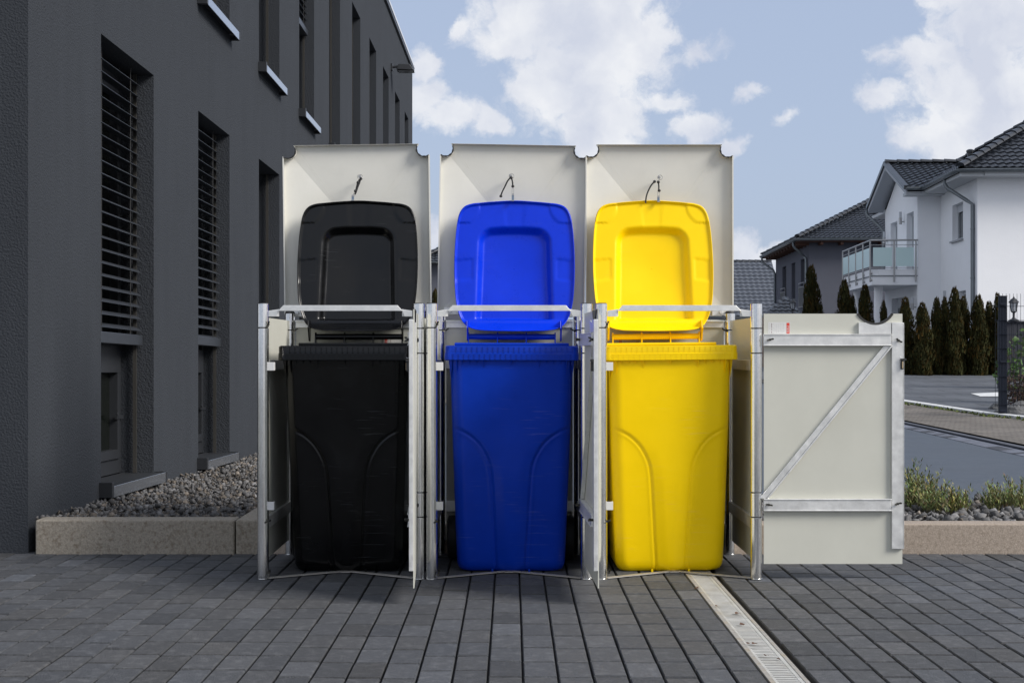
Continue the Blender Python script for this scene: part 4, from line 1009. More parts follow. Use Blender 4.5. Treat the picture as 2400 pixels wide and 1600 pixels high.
# ------------------------------------------------------------------ houses across the street
def in_poly(x, y, poly):
    c = False; n = len(poly)
    for i in range(n):
        x1, y1 = poly[i]; x2, y2 = poly[i-1]
        if (y1 > y) != (y2 > y) and x < (x2-x1)*(y-y1)/(y2-y1)+x1: c = not c
    return c
def tiled(name, parent, o, U, V, poly, tw=.21, ex=.25, amp=.026, step=.026, mt=None, off=Vector((0,0,0))):
    """pantiled slope: rows of wavy tiles lapping over each other; poly in (u, v) metres from o"""
    o, U, V = Vector(o), Vector(U).normalized(), Vector(V).normalized(); N = U.cross(V).normalized()
    if N.z < 0: N = -N
    us = [p[0] for p in poly]; vs_ = [p[1] for p in poly]; m = MB(); k = 6; du = tw/k
    wave = [.0, .55, 1.0, .95, .35, -.15]
    j = floor(min(vs_)/ex)
    while j*ex < max(vs_):
        v0, v1 = j*ex, (j+1)*ex; dz = random.gauss(0, .002); i = floor(min(us)/du)
        prev = None
        while i*du < max(us):
            u0, u1 = i*du, (i+1)*du; mid = ((u0+u1)/2, (v0+v1)/2)
            if in_poly(mid[0], mid[1], poly):
                h0, h1 = wave[i % k]*amp, wave[(i+1) % k]*amp
                def P(u, v, h): return o + U*u + V*v + N*h
                v1b = min(v1+.04, v1+.04)
                m.add([P(u0, v0, h0+step+dz), P(u1, v0, h1+step+dz), P(u1, v1b, h1-.004), P(u0, v1b, h0-.004), P(u0, v0, h0+dz-.01), P(u1, v0, h1+dz-.01)], [(0,1,2,3), (4,5,1,0)])
            i += 1
        j += 1
    # deck under the tiles
    m.add([o + U*a + V*b_ - N*.03 for a, b_ in poly], [tuple(range(len(poly)))])
    return m.build(name, mt or M_tile(), parent, smooth=50)
def ridge_caps(name, parent, a, b_, r=.11, ln=.36, mt=None):
    a, b_ = Vector(a), Vector(b_); d = (b_-a); L_ = d.length; d.normalize(); x = d.cross(Vector((0,0,1))).normalized(); up = x.cross(d)
    m = MB(); t = 0
    while t < L_:
        t1 = min(t+ln+.05, L_); p0, p1 = a+d*t, a+d*t1; seg = 8; vs = []
        for (p, rr, lift) in ((p0, r*1.08, .015), (p1, r*.92, .0)):
            for k in range(seg+1): an = pi*k/seg; vs.append(p + x*cos(an)*rr + up*(sin(an)*rr*.8+lift-.02))
        m.add(vs, [(k, k+1, seg+2+k, seg+1+k) for k in range(seg)] + [tuple(range(seg, -1, -1))]); t += ln
    return m.build(name, mt or M_tile(), parent, smooth=50)
def gutter(name, parent, pts, r=.065):
    m = MB(); pts = [Vector(p) for p in pts]; seg = 8; rings = []
    for i, p in enumerate(pts):
        d = (pts[min(i+1, len(pts)-1)]-pts[max(i-1, 0)]).normalized(); x = d.cross(Vector((0,0,1))).normalized()
        rings.append([p + x*cos(pi+pi*k/seg)*r + Vector((0,0,sin(pi+pi*k/seg)*r)) for k in range(seg+1)])
    n = seg+1; m.add([q for r_ in rings for q in r_], [(i*n+k, i*n+k+1, (i+1)*n+k+1, (i+1)*n+k) for i in range(len(rings)-1) for k in range(seg)])
    for s_ in (0, -1): m.tube([r_[s_] for r_ in rings], .014, 6)
    return m.build(name, M_zinc(), parent, smooth=50, solid=.006)
def oriented(mb, o, d, n, t0, t1, out0, out1, z0, z1, mi=None):
    """box on a wall: o wall start, d along, n outward normal"""
    o, d, n = Vector(o), Vector(d), Vector(n)
    P = lambda t, q, z: (o.x+d.x*t+n.x*q, o.y+d.y*t+n.y*q, z)
    mb.hexa([P(t0,out0,z0), P(t0,out1,z0), P(t1,out1,z0), P(t1,out0,z0), P(t0,out0,z1), P(t0,out1,z1), P(t1,out1,z1), P(t1,out0,z1)], mi)
def holed_wall(mb, o, d, L_, z0, z1, holes, depth, n):
    o, d, n = Vector(o), Vector(d), Vector(n); ts = sorted({0, L_} | {h[0] for h in holes} | {h[1] for h in holes}); zs = sorted({z0, z1} | {h[2] for h in holes} | {h[3] for h in holes})
    P = lambda t, z, q=0: (o.x+d.x*t+n.x*q, o.y+d.y*t+n.y*q, z)
    for i in range(len(ts)-1):
        for j in range(len(zs)-1):
            tm, zm = (ts[i]+ts[i+1])/2, (zs[j]+zs[j+1])/2
            if not any(h[0] < tm < h[1] and h[2] < zm < h[3] for h in holes): mb.add([P(ts[i],zs[j]), P(ts[i+1],zs[j]), P(ts[i+1],zs[j+1]), P(ts[i],zs[j+1])], [(0,1,2,3)])
    for (a, b_, c, e) in holes:
        for (p, q) in (((a,c),(a,e)), ((a,e),(b_,e)), ((b_,e),(b_,c)), ((b_,c),(a,c))): mb.add([P(*p), P(*q), P(*q, -depth), P(*p, -depth)], [(0,1,2,3)])
def house_window(parent, o, d, n, hole, depth, fm, shutter=0.0, split=False, sill=True, name='window'):
    a, b_, c, e = hole; m = MB(); w = .07; q0, q1 = -depth, -depth+.06
    oriented(m, o, d, n, a, a+w, q0, q1, c, e); oriented(m, o, d, n, b_-w, b_, q0, q1, c, e)
    oriented(m, o, d, n, a+w, b_-w, q0, q1, c, c+w); oriented(m, o, d, n, a+w, b_-w, q0, q1, e-w-.02, e)
    if split: oriented(m, o, d, n, (a+b_)/2-.04, (a+b_)/2+.04, q0, q1+.01, c+w, e-w-.02)
    f = m.build(name, fm, parent)
    m = MB(); oriented(m, o, d, n, a+w, b_-w, q0+.015, q0+.02, c+w, e-w-.02); m.build('pane', mat("house_glass", (.05,.06,.065), .05, spec=.7), f)
    if shutter:
        m = MB(); z = e-.03
        while z > e-shutter: oriented(m, o, d, n, a+.02, b_-.02, q1, q1+.012, z-.045, z); z -= .048
        m.build('roller_shutter', mat("shutter_slats", (.5,.52,.55), .6), f)
    if sill:
        m = MB(); oriented(m, o, d, n, a-.05, b_+.05, -depth+.06, .07, c-.05, c-.002); m.build('window_sill', mat("stone_sill", (.33,.34,.36), .6), f)
    return f
def downpipe(parent, pts, r=.05):
    m = MB(); m.tube(pts, r, 12)
    return m.build('downpipe', M_zinc(), parent, smooth=50)

# --- white house
wh = tag(empty('white_house', (12.25, 36.5, H(36))), "white two storey house with black tiled roof and glass balcony", 'house')
def W(o): o.parent = wh; o.matrix_parent_inverse = Matrix.Translation((-12.25, -36.5, -H(36))); return o
class Grp:   # lets helpers build in world coordinates and hang the result on the house
    pass
def world_parts(root, fn):
    before = set(bpy.data.objects); fn(); t = root.matrix_basis.inverted() if False else Matrix.Translation(-root.location)
    for o in set(bpy.data.objects) - before:
        if o.parent == root: o.matrix_parent_inverse = t
d = Vector((.063, 1, 0)).normalized(); e_ = Vector((1, -.063, 0)).normalized()
def build_white():
    C0 = Vector((12.25, 36.5, 0)); zb, ze = .1, 5.52
    C1 = C0 + d*3.95; C2 = C1 - e_*.66; C3 = C2 + d*4.6; C4 = C3 + e_*.66; C5 = C0 + d*10.6
    wm = M_white()
    m = MB()
    holes_s = [(1.45, 2.6, 4.05, 5.06), (1.15, 1.95, 1.35, 2.62)]
    holed_wall(m, C0, d, 3.95, zb, ze, holes_s, .2, -e_)
    holes_g = [(.5, 1.45, 3.15, 5.10), (2.75, 3.75, 3.15, 5.02), (1.35, 3.6, .4, 2.62)]
    holed_wall(m, C2, d, 4.6, zb, ze-.06, holes_g, .22, -e_)
    def wl_(a, b_, z0=zb, z1=ze): m.add([(a.x,a.y,z0), (b_.x,b_.y,z0), (b_.x,b_.y,z1), (a.x,a.y,z1)], [(0,1,2,3)])
    wl_(C1, C2); wl_(C3, C4); wl_(C4, C5); B0 = C0 + e_*12; wl_(C0, B0); B1 = B0 + d*10.6; wl_(B0, B1); wl_(B1, C5)
    # gable triangle
    mid = C2 + d*2.35
    m.add([(C2.x,C2.y,ze-.06), (C3.x,C3.y,ze-.06), (mid.x,mid.y,6.55)], [(0,1,2)])
    m.build('wall', wm, wh)
    for h_, sh in ((holes_s[0], .22), (holes_s[1], 0)): house_window(wh, C0, d, -e_, h_, .2, M_winwhite(), shutter=sh, split=False)
    for h_ in holes_g[:2]: house_window(wh, C2, d, -e_, h_, .22, M_winwhite(), shutter=.0, split=True, sill=False, name='balcony_door')
    # entrance
    a, b_, c, e2 = holes_g[2]
    m = MB(); oriented(m, C2, d, -e_, a, b_, -.22, -.19, c, e2); 
    oriented(m, C2, d, -e_, a+.1, a+1.15, -.189, -.15, c+.02, e2-.08)
    f = m.build('front_door', mat("white_door", (.50,.52,.55), .5), wh)
    m = MB(); oriented(m, C2, d, -e_, a+.3, a+1.0, -.149, -.142, e2-.5, e2-.22); oriented(m, C2, d, -e_, a+1.35, b_-.1, -.189, -.18, c+.3, e2-.3); m.build('pane', mat("house_glass", (.05,.06,.065), .05, spec=.7), f)
    # bay roof
    ov = .46
    E0 = C2 - d*.55 - e_*ov; E1 = C3 + d*.55 - e_*ov; A = mid - e_*ov
    za, zeav = 6.76, 5.68
    # near slope: from E0 edge up to ridge A
    run = (A-E0).length; rise = za-zeav; V1 = (A + Vector((0,0,za))) - (Vector((E0.x, E0.y, zeav))); V1n = V1.normalized(); Ls = V1.length
    LR = 4.6
    tiled('bay_roof', wh, (E0.x, E0.y, zeav), e_, (d*run + Vector((0,0,rise))), [(0,0),(LR,0),(LR,Ls),(0,Ls)])
    run2 = (E1-A).length; V2 = (-d*run2 + Vector((0,0,rise)))
    tiled('bay_roof', wh, (E1.x, E1.y, zeav), e_, V2, [(0,0),(LR,0),(LR,V2.length),(0,V2.length)])
    ridge_caps('ridge_tiles', wh, (A.x, A.y, za+.04), (A.x+e_.x*3.6, A.y+e_.y*3.6, za+.04))
    # verge boards and soffit
    m = MB()
    for (P0, P1, z0, z1) in ((E0, A, zeav, za), (A, E1, za, zeav)):
        p, q = Vector((P0.x, P0.y, z0)), Vector((P1.x, P1.y, z1)); dn = Vector((0,0,-.2)); up_ = Vector((0,0,-.02)); t_ = e_*.05
        m.hexa([p+dn, p+dn+t_, q+dn+t_, q+dn, p+up_, p+up_+t_, q+up_+t_, q+up_])
        s0, s1 = p+Vector((0,0,-.17)), q+Vector((0,0,-.17)); m.add([s0+t_, s0+e_*(ov+.05), s1+e_*(ov+.05), s1+t_], [(0,1,2,3)])
    m.build('bargeboard', mat("pale_bargeboard", (.40,.42,.45), .6), wh, fixn=True)
    m = MB()
    for (P0, P1, z0, z1) in ((E0, A, zeav, za), (A, E1, za, zeav)):
        p, q = Vector((P0.x, P0.y, z0)), Vector((P1.x, P1.y, z1)); t_ = -e_*.05
        m.hexa([p+Vector((0,0,-.06))+t_, p+Vector((0,0,-.06)), q+Vector((0,0,-.06)), q+Vector((0,0,-.06))+t_, p+Vector((0,0,.06))+t_, p+Vector((0,0,.06))+e_*.08, q+Vector((0,0,.06))+e_*.08, q+Vector((0,0,.06))+t_])
    m.build('verge_tiles', M_tile(), wh, fixn=True)
    # main hipped roof
    o_ = .6; R0 = C0 - d*o_ - e_*o_; R1 = C5 + d*o_ - e_*o_; R2 = B0 - d*o_ + e_*o_
    ds = (R1-R0).length; sl = .585; hh = ds/2*sl
    Vs = e_ + Vector((0,0,sl)); Ls = Vs.length*ds/2
    tiled('main_roof', wh, (R0.x, R0.y, 5.7), d, Vs, [(0,0),(ds,0),(ds/2,Ls)])
    fw = (R2-R0).length; Vf = d + Vector((0,0,sl))
    tiled('main_roof', wh, (R0.x, R0.y, 5.7), e_, Vf, [(0,0),(fw,0),(fw-ds/2,Ls),(ds/2,Ls)])
    top = R0 + (d+e_)*(ds/2); top2 = R0 + d*(ds/2) + e_*(fw-ds/2)
    ridge_caps('hip_tiles', wh, (R0.x, R0.y, 5.76), (top.x, top.y, 5.78+hh), .12)
    ridge_caps('hip_tiles', wh, (R1.x, R1.y, 5.76), (top.x, top.y, 5.78+hh), .12)
    ridge_caps('ridge_tiles', wh, (top.x, top.y, 5.78+hh), (top2.x, top2.y, 5.78+hh), .12)
    m = MB(); zb_ = 5.7
    # back slopes close the roof
    R3 = R2 + d*ds
    m.add([(R1.x,R1.y,5.66),(R3.x,R3.y,5.66),(top2.x,top2.y,5.66+hh),(top.x,top.y,5.66+hh),(R2.x,R2.y,5.66)], [(0,1,2,3),(1,4,2)]); m.build('main_roof', M_tile(), wh)
    m = MB()
    for (P0, P1, dr) in ((R0, R0 + d*(3.95+o_-.55+.05), e_), (R0, R2, d), (R1 - d*1.0, R1, e_)):
        pass
    oriented(m, R0, d, -e_, 0.05, ds, -.62, -.02, 5.50, 5.60); oriented(m, R0, e_, -d, .63, fw, -.60, -.02, 5.503, 5.603)
    oriented(m, E0, e_, -d, .05, 1.3, -.60, -.02, 5.47, 5.56)
    m.build('eave_soffit', M_soffit(), wh)
    g0 = R0 - d*.05 - e_*.05; gj = R0 + d*(3.95+o_-.55-.05) - e_*.05
    gutter('gutter', wh, [(R2.x, R2.y-.07, 5.66), (g0.x+.07, g0.y, 5.66), (g0.x, g0.y+.07, 5.66), (gj.x, gj.y, 5.66), ])
    gutter('gutter', wh, [(gj.x+.0, gj.y, 5.66), (E0.x, E0.y-.06, 5.66)])
    q = C0 + d*1.0 - e_*.6; w_ = C0 + d*.25 - e_*.06
    downpipe(wh, [(q.x,q.y,5.62),(q.x,q.y,5.48),(q.x+.06,q.y-.06,5.36),(w_.x-.10,w_.y+.12,4.96),(w_.x,w_.y,4.85),(w_.x,w_.y,.35)])
    m = MB()
    for z in (4.2, 2.9, 1.6): m.lathe([(.058, z-.02), (.058, z+.02)], c=(w_.x, w_.y, 0), seg=12)
    m.build('pipe_bracket', M_zinc(), wh)
    q = C3 - e_*.5 + d*.5; w_ = C3 - e_*.06 - d*.06
    downpipe(wh, [(q.x,q.y,5.6),(q.x,q.y,5.45),(w_.x-.08,w_.y+.12,5.0),(w_.x,w_.y+.05,4.85),(w_.x,w_.y+.05,3.2)])
    vp = R0 + e_*1.2 + d*3.6; m = MB(); m.lathe([(.09, 6.2), (.08, 6.60), (.11, 6.61), (.11, 6.67), (.06, 6.70), (0, 6.70)], c=(vp.x, vp.y, 0), seg=16); m.build('vent_pipe', M_tile(), wh, smooth=40)
    # balcony
    Bn = C2 - e_*1.30; zb0, zb1 = 2.90, 3.28
    bal = empty('balcony'); bal.parent = wh
    m = MB(); oriented(m, C2, d, -e_, 0.0, 4.65, .003, 1.30, zb0, 3.17); oriented(m, C2, d, -e_, 0.05, 4.60, 1.12, 1.32, 3.172, 3.36); oriented(m, C2, d, -e_, 0.0, .18, .003, 1.12, 3.172, 3.36)
    m.build('slab', M_white(), bal)
    m = MB(); oriented(m, C2, d, -e_, -.012, 4.66, 1.303, 1.325, 3.15, 3.18); oriented(m, C2, d, -e_, -.024, -.002, .003, 1.31, 3.15, 3.18); m.build('drip_edge', M_zinc(), bal)
    out = 1.36
    ps = [(0.02, out), (1.13, out), (2.3, out), (3.5, out), (4.6, out), (-.05, .68), (-.05, .06)]
    for (t, o2) in ps:
        p = C2 + d*t - e_*o2; m = MB(); m.tube([(p.x, p.y, 2.98), (p.x, p.y, 4.18)], .025, 10)
        if o2 == out:
            for z in (3.04, 3.24): m.tube([(p.x, p.y, z), (p.x+e_.x*.06, p.y, z)], .035, 10)
        m.build('railing_post', M_steel(), bal, smooth=40)
    def rail_(r, z): 
        m = MB(); a, b_, c = C2 + d*4.6 - e_*out, C2 - d*.05 - e_*out, C2 - d*.05 - e_*.0
        m.tube([(p.x, p.y, z) for p in (a, b_)], r, 8); m.tube([(p.x, p.y, z) for p in (b_, c)], r, 8); return m.build('handrail' if r > .02 else 'rail', M_steel(), bal, smooth=50)
    rail_(.026, 4.20); rail_(.009, 4.06); rail_(.009, 3.40)
    for (t0, t1) in ((.1, 1.05), (1.2, 2.22), (2.38, 3.42), (3.58, 4.52)):
        m = MB(); oriented(m, C2, d, -e_, t0, t1, out-.005, out+.005, 3.44, 3.99); m.build('glass_panel', M_frost(), bal)
    for (o0, o1) in ((.12, .63), (.74, 1.29)):
        m = MB(); oriented(m, C2, d, -e_, -.055, -.045, o0, o1, 3.44, 3.99); m.build('glass_panel', M_frost(), bal)
    for (t, o2) in ((.75, .98), (4.1, .98)):
        p = C2 + d*t - e_*o2; m = MB(); m.lathe([(.125, .2), (.125, 2.9)], c=(p.x, p.y, 0), seg=24); m.build('column', M_white(), wh, smooth=40)
    # wall lamps
    for (t, z, up_) in ((1.75, 5.0, 1), (4.15, 4.6, 1), (.15, 2.35, 0)):
        p = C2 + d*t - e_*.12; m = MB()
        m.lathe([(.05, z-.18), (.05, z+.02)], c=(p.x, p.y, 0), seg=14); m.tube([(p.x, p.y, z-.1), (p.x+.12, p.y, z-.1)], .018, 8); m.lathe([(.0, z+.025), (.042, z+.025), (.042, z+.2), (0, z+.2)], c=(p.x, p.y, 0), seg=14, mi=1)
        m.build('wall_lamp', [M_steel(), mat("lamp_glass", (.5,.52,.55), .2)], wh, smooth=40)
    p = C0 + d*3.4 - e_*.03; m = MB(); oriented(m, C0, d, -e_, 3.3, 3.45, .002, .05, 2.45, 2.7); m.build('vent_box', M_soffit(), wh)
world_parts(wh, build_white)

# --- grey house further along the street
gh = tag(empty('grey_house', (12.76, 59.6, H(59))), "dark grey rendered house with black hipped roof beyond the white house", 'house')
dg = Vector((.045, 1, 0)).normalized(); eg = Vector((1, -.045, 0)).normalized()
def build_grey():
    C0 = Vector((12.76, 59.6, 0)); L_ = 9.8; zb, ze = .1, 5.72
    m = MB()
    holes = [(.95, 2.15, 3.15, 5.02), (3.7, 4.75, 3.35, 5.02), (6.4, 7.6, 3.15, 5.02)]
    holed_wall(m, C0, dg, L_, zb, ze, holes, .2, -eg)
    def wl_(a, b_): m.add([(a.x,a.y,zb), (b_.x,b_.y,zb), (b_.x,b_.y,ze), (a.x,a.y,ze)], [(0,1,2,3)])
    B0 = C0 + eg*11; B1 = B0 + dg*L_; C1 = C0 + dg*L_; wl_(C0, B0); wl_(B0, B1); wl_(B1, C1); m.build('wall', M_greyw(), gh)
    for i, h_ in enumerate(holes):
        f = house_window(gh, C0, dg, -eg, h_, .2, mat("dark_window_frame", (.06,.065,.075), .5), sill=(i == 1))
        if i != 1:
            m = MB(); a, b_, c, e2 = h_
            for z in (c-.25, c+.62, c+.80): oriented(m, C0, dg, -eg, a-.12, b_+.12, .06, .09, z, z+.035)
            for t in (a-.12, b_+.09): oriented(m, C0, dg, -eg, t, t+.03, .06, .09, c-.25, c+.82)
            n_ = 12
            for k in range(1, n_): t = a-.12 + (b_-a+.21)*k/n_; oriented(m, C0, dg, -eg, t, t+.012, .065, .08, c-.22, c+.62)
            m.build('juliet_railing', M_steel(), f)
    o_ = .6; R0 = C0 - dg*o_ - eg*o_; ds = L_+2*o_; sl = .5; hh = ds/2*sl; fw = 11+2*o_
    Vs = eg + Vector((0,0,sl)); Ls = Vs.length*ds/2
    tiled('roof', gh, (R0.x, R0.y, 5.78), dg, Vs, [(0,0),(ds,0),(ds/2,Ls)])
    Vf = dg + Vector((0,0,sl)); tiled('roof', gh, (R0.x, R0.y, 5.78), eg, Vf, [(0,0),(fw,0),(fw-ds/2,Ls),(ds/2,Ls)])
    top = R0 + (dg+eg)*(ds/2); top2 = R0 + dg*(ds/2) + eg*(fw-ds/2); R1 = R0 + dg*ds; R2 = R0 + eg*fw; R3 = R2 + dg*ds
    ridge_caps('hip_tiles', gh, (R0.x, R0.y, 5.84), (top.x, top.y, 5.86+hh), .13, .38); ridge_caps('hip_tiles', gh, (R1.x, R1.y, 5.84), (top.x, top.y, 5.86+hh), .13, .38)
    m = MB(); m.add([(R1.x,R1.y,5.75),(R3.x,R3.y,5.75),(top2.x,top2.y,5.75+hh),(top.x,top.y,5.75+hh),(R2.x,R2.y,5.75)], [(0,1,2,3),(1,4,2)]); m.build('roof', M_tile(), gh)
    m = MB(); oriented(m, R0, dg, -eg, .05, ds-.05, -.62, -.02, 5.62, 5.70); oriented(m, R0, eg, -dg, .63, fw, -.6, -.02, 5.623, 5.703)
    t = .5
    while t < ds-.4: oriented(m, R0, dg, -eg, t, t+.12, -.6, -.04, 5.50, 5.619); t += .85
    t = 1.0
    while t < fw-.4: oriented(m, R0, eg, -dg, t, t+.12, -.6, -.04, 5.50, 5.619); t += .85
    m.build('wooden_eave', M_wood(), gh)
    g = R0 - dg*.06 - eg*.06; g1 = g + dg*ds; g2 = g + eg*fw; gutter('gutter', gh, [(g2.x,g2.y,5.74),(g.x+.08,g.y,5.74),(g.x,g.y+.08,5.74),(g1.x,g1.y,5.74)], .08)
    q = R0 + dg*.7 - eg*.05; w_ = C0 + dg*.35 - eg*.07
    downpipe(gh, [(q.x,q.y,5.7),(q.x,q.y,5.5),(q.x+.06,q.y-.05,5.4),(w_.x-.08,w_.y+.1,5.1),(w_.x,w_.y,4.95),(w_.x,w_.y,.5)], .055)
    q = R0 + dg*(ds-.3) - eg*.05; w_ = C0 + dg*(L_-.1) - eg*.07
    downpipe(gh, [(q.x,q.y,5.7),(q.x,q.y,5.45),(w_.x-.05,w_.y+.05,5.0),(w_.x,w_.y,4.85),(w_.x,w_.y,.5)], .055)
    # added pale panel that paints the bright reflection on the roof tiles
    o2 = R0 + eg*4.4 + Vector((0,0,5.78)); Nf = eg.cross(Vf).normalized(); Nf = Nf if Nf.z > 0 else -Nf; Vn = Vf.normalized()
    m = MB(); P = lambda u, v, h: o2 + eg*u + Vn*v + Nf*h
    m.hexa([P(.3,.6,.05),P(2.4,.6,.05),P(2.4,2.4,.05),P(.3,2.4,.05),P(.3,.6,.12),P(2.4,.6,.12),P(2.4,2.4,.12),P(.3,2.4,.12)]); m.build('roof_reflection', mat("pale_roof_reflection", (.45,.5,.56), .15), gh)
world_parts(gh, build_grey)

# porch roof with lantern in front of the grey house
po = tag(empty('garden_shelter', (9.6, 52, H(52))), "low black tiled shelter roof in front of the grey house", 'shelter')
def build_porch():
    a, b_, c = at(1788, 737, 50), at(1878, 737, 50), at(1862, 694, 51.5)
    back0, back1 = a + Vector((.3, 4, 0)), b_ + Vector((.3, 4, 0))
    U = (b_-a).normalized(); ln = (b_-a).length
    sl_ = .62; V_ = Vector((0, 1, sl_)); Lv = 2.2
    tiled('shelter_roof', po, a, U, V_, [(0,0),(ln,0),(ln-.25,Lv*.52),(ln-.35,Lv*.60)], tw=.22, ex=.25)
    m = MB(); p2 = a + Vector((0, 2.2, 0)); m.box(a.x+.1, b_.x-.05, a.y+.15, a.y+2.2, H(52), a.z-.1); m.build('shelter_wall', mat("sandy_brick", (.22,.15,.10), .9, var=.3, vscale=6), po)
    gutter('gutter', po, [(a.x, a.y-.05, a.z-.02), (b_.x, b_.y-.05, b_.z-.02)], .06)
world_parts(po, build_porch)
def lantern(p, h, label):
    r = tag(empty('post_lantern', p), label, 'lantern'); k = h/.62
    ir = mat("lantern_iron", (.02,.022,.026), .5)
    m = MB(); m.lathe([(.14*k,0),(.13*k,.02*k),(.05*k,.06*k),(.03*k,.10*k),(.03*k,.20*k),(.06*k,.22*k),(.07*k,.24*k)], seg=12); m.build('base', ir, r, smooth=40)
    m = MB()
    for q in range(6): a = q*pi/3; m.tube([(.07*k*cos(a), .07*k*sin(a), .24*k), (.10*k*cos(a), .10*k*sin(a), .46*k)], .009*k, 5)
    m.build('cage', ir, r)
    m = MB(); m.lathe([(.055*k,.245*k),(.088*k,.455*k)], seg=6); m.build('glass', mat("lamp_glass", (.5,.52,.55), .2), r)
    m = MB(); m.lathe([(.14*k,.46*k),(.13*k,.48*k),(.07*k,.55*k),(.03*k,.57*k),(.02*k,.60*k),(0,.62*k)], seg=6); m.build('roof', ir, r)
    return r
p = at(1858, 740, 49.0); m = MB(); lantern(p, .62, "small black lantern in front of the low shelter roof")
pl = tag(empty('garden_pillar', (p.x, p.y, H(49))), "brown stone garden pillar carrying a black lantern", 'pillar')
m = MB(); m.box(-.14, .14, -.14, .14, 0, p.z-H(49)-.05); m.build('shaft', mat("sandy_brick", (.22,.15,.10), .9, var=.3, vscale=6), pl, bevel=.01)
m = MB(); m.box(-.18, .18, -.18, .18, p.z-H(49)-.049, p.z-H(49)-.001); m.build('cap', mat("stone_sill", (.33,.34,.36), .6), pl, bevel=.008)

# --- far house: one big tiled slope
fh = tag(empty('far_house', (11, 78, H(78))), "far house with a broad grey tiled roof slope", 'house')
def build_far():
    a = Vector((5.2, 75, 2.85)); w_ = 9.6; V_ = Vector((0, 1, .80)); Ls = (6.10-2.85)/.80*V_.length
    tiled('roof', fh, a, (1,0,0), V_, [(0,0),(w_,0),(w_,Ls),(0,Ls)], tw=.30, ex=.34, amp=.03, step=.035, mt=mat("blue_grey_tile", (.075,.085,.105), .4, spec=.5, var=.1, vscale=2))
    tp = a + V_.normalized()*Ls; ridge_caps('ridge_tiles', fh, tp, tp + Vector((w_,0,0)), .11)
    m = MB(); yb = tp.y + 4.0; m.box(a.x+.3, a.x+w_-.3, a.y+.5, yb+4*.0, .2, 2.8)
    m.add([(a.x+.3, a.y+.5, 2.8), (a.x+.3, yb, 2.8), (a.x+.3, tp.y, 6.0), (a.x+w_-.3, a.y+.5, 2.8), (a.x+w_-.3, yb, 2.8), (a.x+w_-.3, tp.y, 6.0)], [(0,1,2),(3,5,4),(1,4,5,2)]); m.build('wall', M_white(), fh)
    gutter('gutter', fh, [(a.x, a.y-.06, a.z-.03), (a.x+w_, a.y-.06, a.z-.03)], .07)
world_parts(fh, build_far)
# --- house glimpsed between the first two cabinets
nh = tag(empty('neighbour_house', (-2, 60, H(60))), "grey house glimpsed between the black and blue bin cabinets", 'house')
def build_near():
    x0, x1, y0 = -4.2, 1.7, 60.0; ze = 4.85; o_ = .35
    m = MB(); m.box(x0+o_, x1-o_, y0+o_, y0+7, .1, ze); m.build('wall', M_greyw(), nh)
    w_ = x1-x0; sl = .55; Ls = sqrt(1+sl*sl)*w_/2
    tiled('roof', nh, (x0, y0, ze), (1,0,0), (0,1,sl), [(0,0),(w_,0),(w_/2,Ls)])
    tiled('roof', nh, (x0, y0+7.5, ze), (0,-1,0), (1,0,sl), [(0,0),(7.5,0),(7.5-w_/2,Ls),(w_/2,Ls)])
    tiled('roof', nh, (x1, y0, ze), (0,1,0), (-1,0,sl), [(0,0),(7.5,0),(7.5-w_/2,Ls),(w_/2,Ls)])
    ridge_caps('hip_tiles', nh, (x0, y0, ze+.05), (x0+w_/2, y0+w_/2, ze+sl*w_/2+.08), .13); ridge_caps('hip_tiles', nh, (x1, y0, ze+.05), (x0+w_/2, y0+w_/2, ze+sl*w_/2+.08), .13)
    gutter('gutter', nh, [(x0, y0-.06, ze-.03), (x1, y0-.06, ze-.03)], .07)
world_parts(nh, build_near)

# ------------------------------------------------------------------ conifers
def conifer_crown(h, w, seed, n=4200):
    r_ = np.random.default_rng(seed); V = []; Fc = []; C = []
    def prof(t): return w*(.70 + .30*sin(min(1, t/.30)*pi/2))*(max(0, 1-t)**.52)*1.02
    lob = r_.uniform(0, 6.28, 6)
    for i in range(n):
        t = 1-(1-r_.random())**.8; t = min(t, .999); a = r_.uniform(0, 2*pi)
        R_ = prof(t)*(1+.16*sin(3*a+lob[0]+t*7)+.10*sin(5*a+lob[1]-t*13)+.12*sin(t*23+lob[2]))*(.50+.60*r_.random()**.5) + .012
        x, y, z = R_*cos(a), R_*sin(a), .04+t*h
        s_ = w*r_.uniform(.08, .20)*(.6+.4*(1-t)); up = r_.uniform(1.0, 2.4)
        ta = a + r_.normal(0, .8); dx, dy = cos(ta), sin(ta); lean = r_.uniform(.1, .8)
        b_ = len(V)
        V += [(x-dy*s_*.5, y+dx*s_*.5, z), (x+dx*s_*lean*.4, y+dy*s_*lean*.4, z-s_*.6), (x+dy*s_*.5, y-dx*s_*.5, z), (x+dx*s_*lean+r_.normal(0,.2)*s_, y+dy*s_*lean, z+s_*up)]
        Fc.append((b_, b_+1, b_+2, b_+3)); g = r_.lognormal(0, .30); o_ = r_.random() < .2
        C.append((g*(1.5 if o_ else 1), g*(.95 if o_ else 1), g*(.6 if o_ else 1)))
    # inner mass so that no light falls straight through
    seg = 12; lv = 14; b_ = len(V)
    for j in range(lv+1):
        t = j/lv*.93; 
        for k in range(seg): a = 2*pi*k/seg; R_ = prof(t)*.62*(1+.12*sin(3*a+lob[0]+t*7)) + .005; V.append((R_*cos(a), R_*sin(a), .05+t*h))
    for j in range(lv):
        for k in range(seg): Fc.append((b_+j*seg+k, b_+j*seg+(k+1)%seg, b_+(j+1)*seg+(k+1)%seg, b_+(j+1)*seg+k)); C.append((.7,.7,.7))
    m = MB(); m.v = V; m.f = [list(f) for f in Fc]; m.m = [0]*len(Fc); m.c = C; return m
protos = []
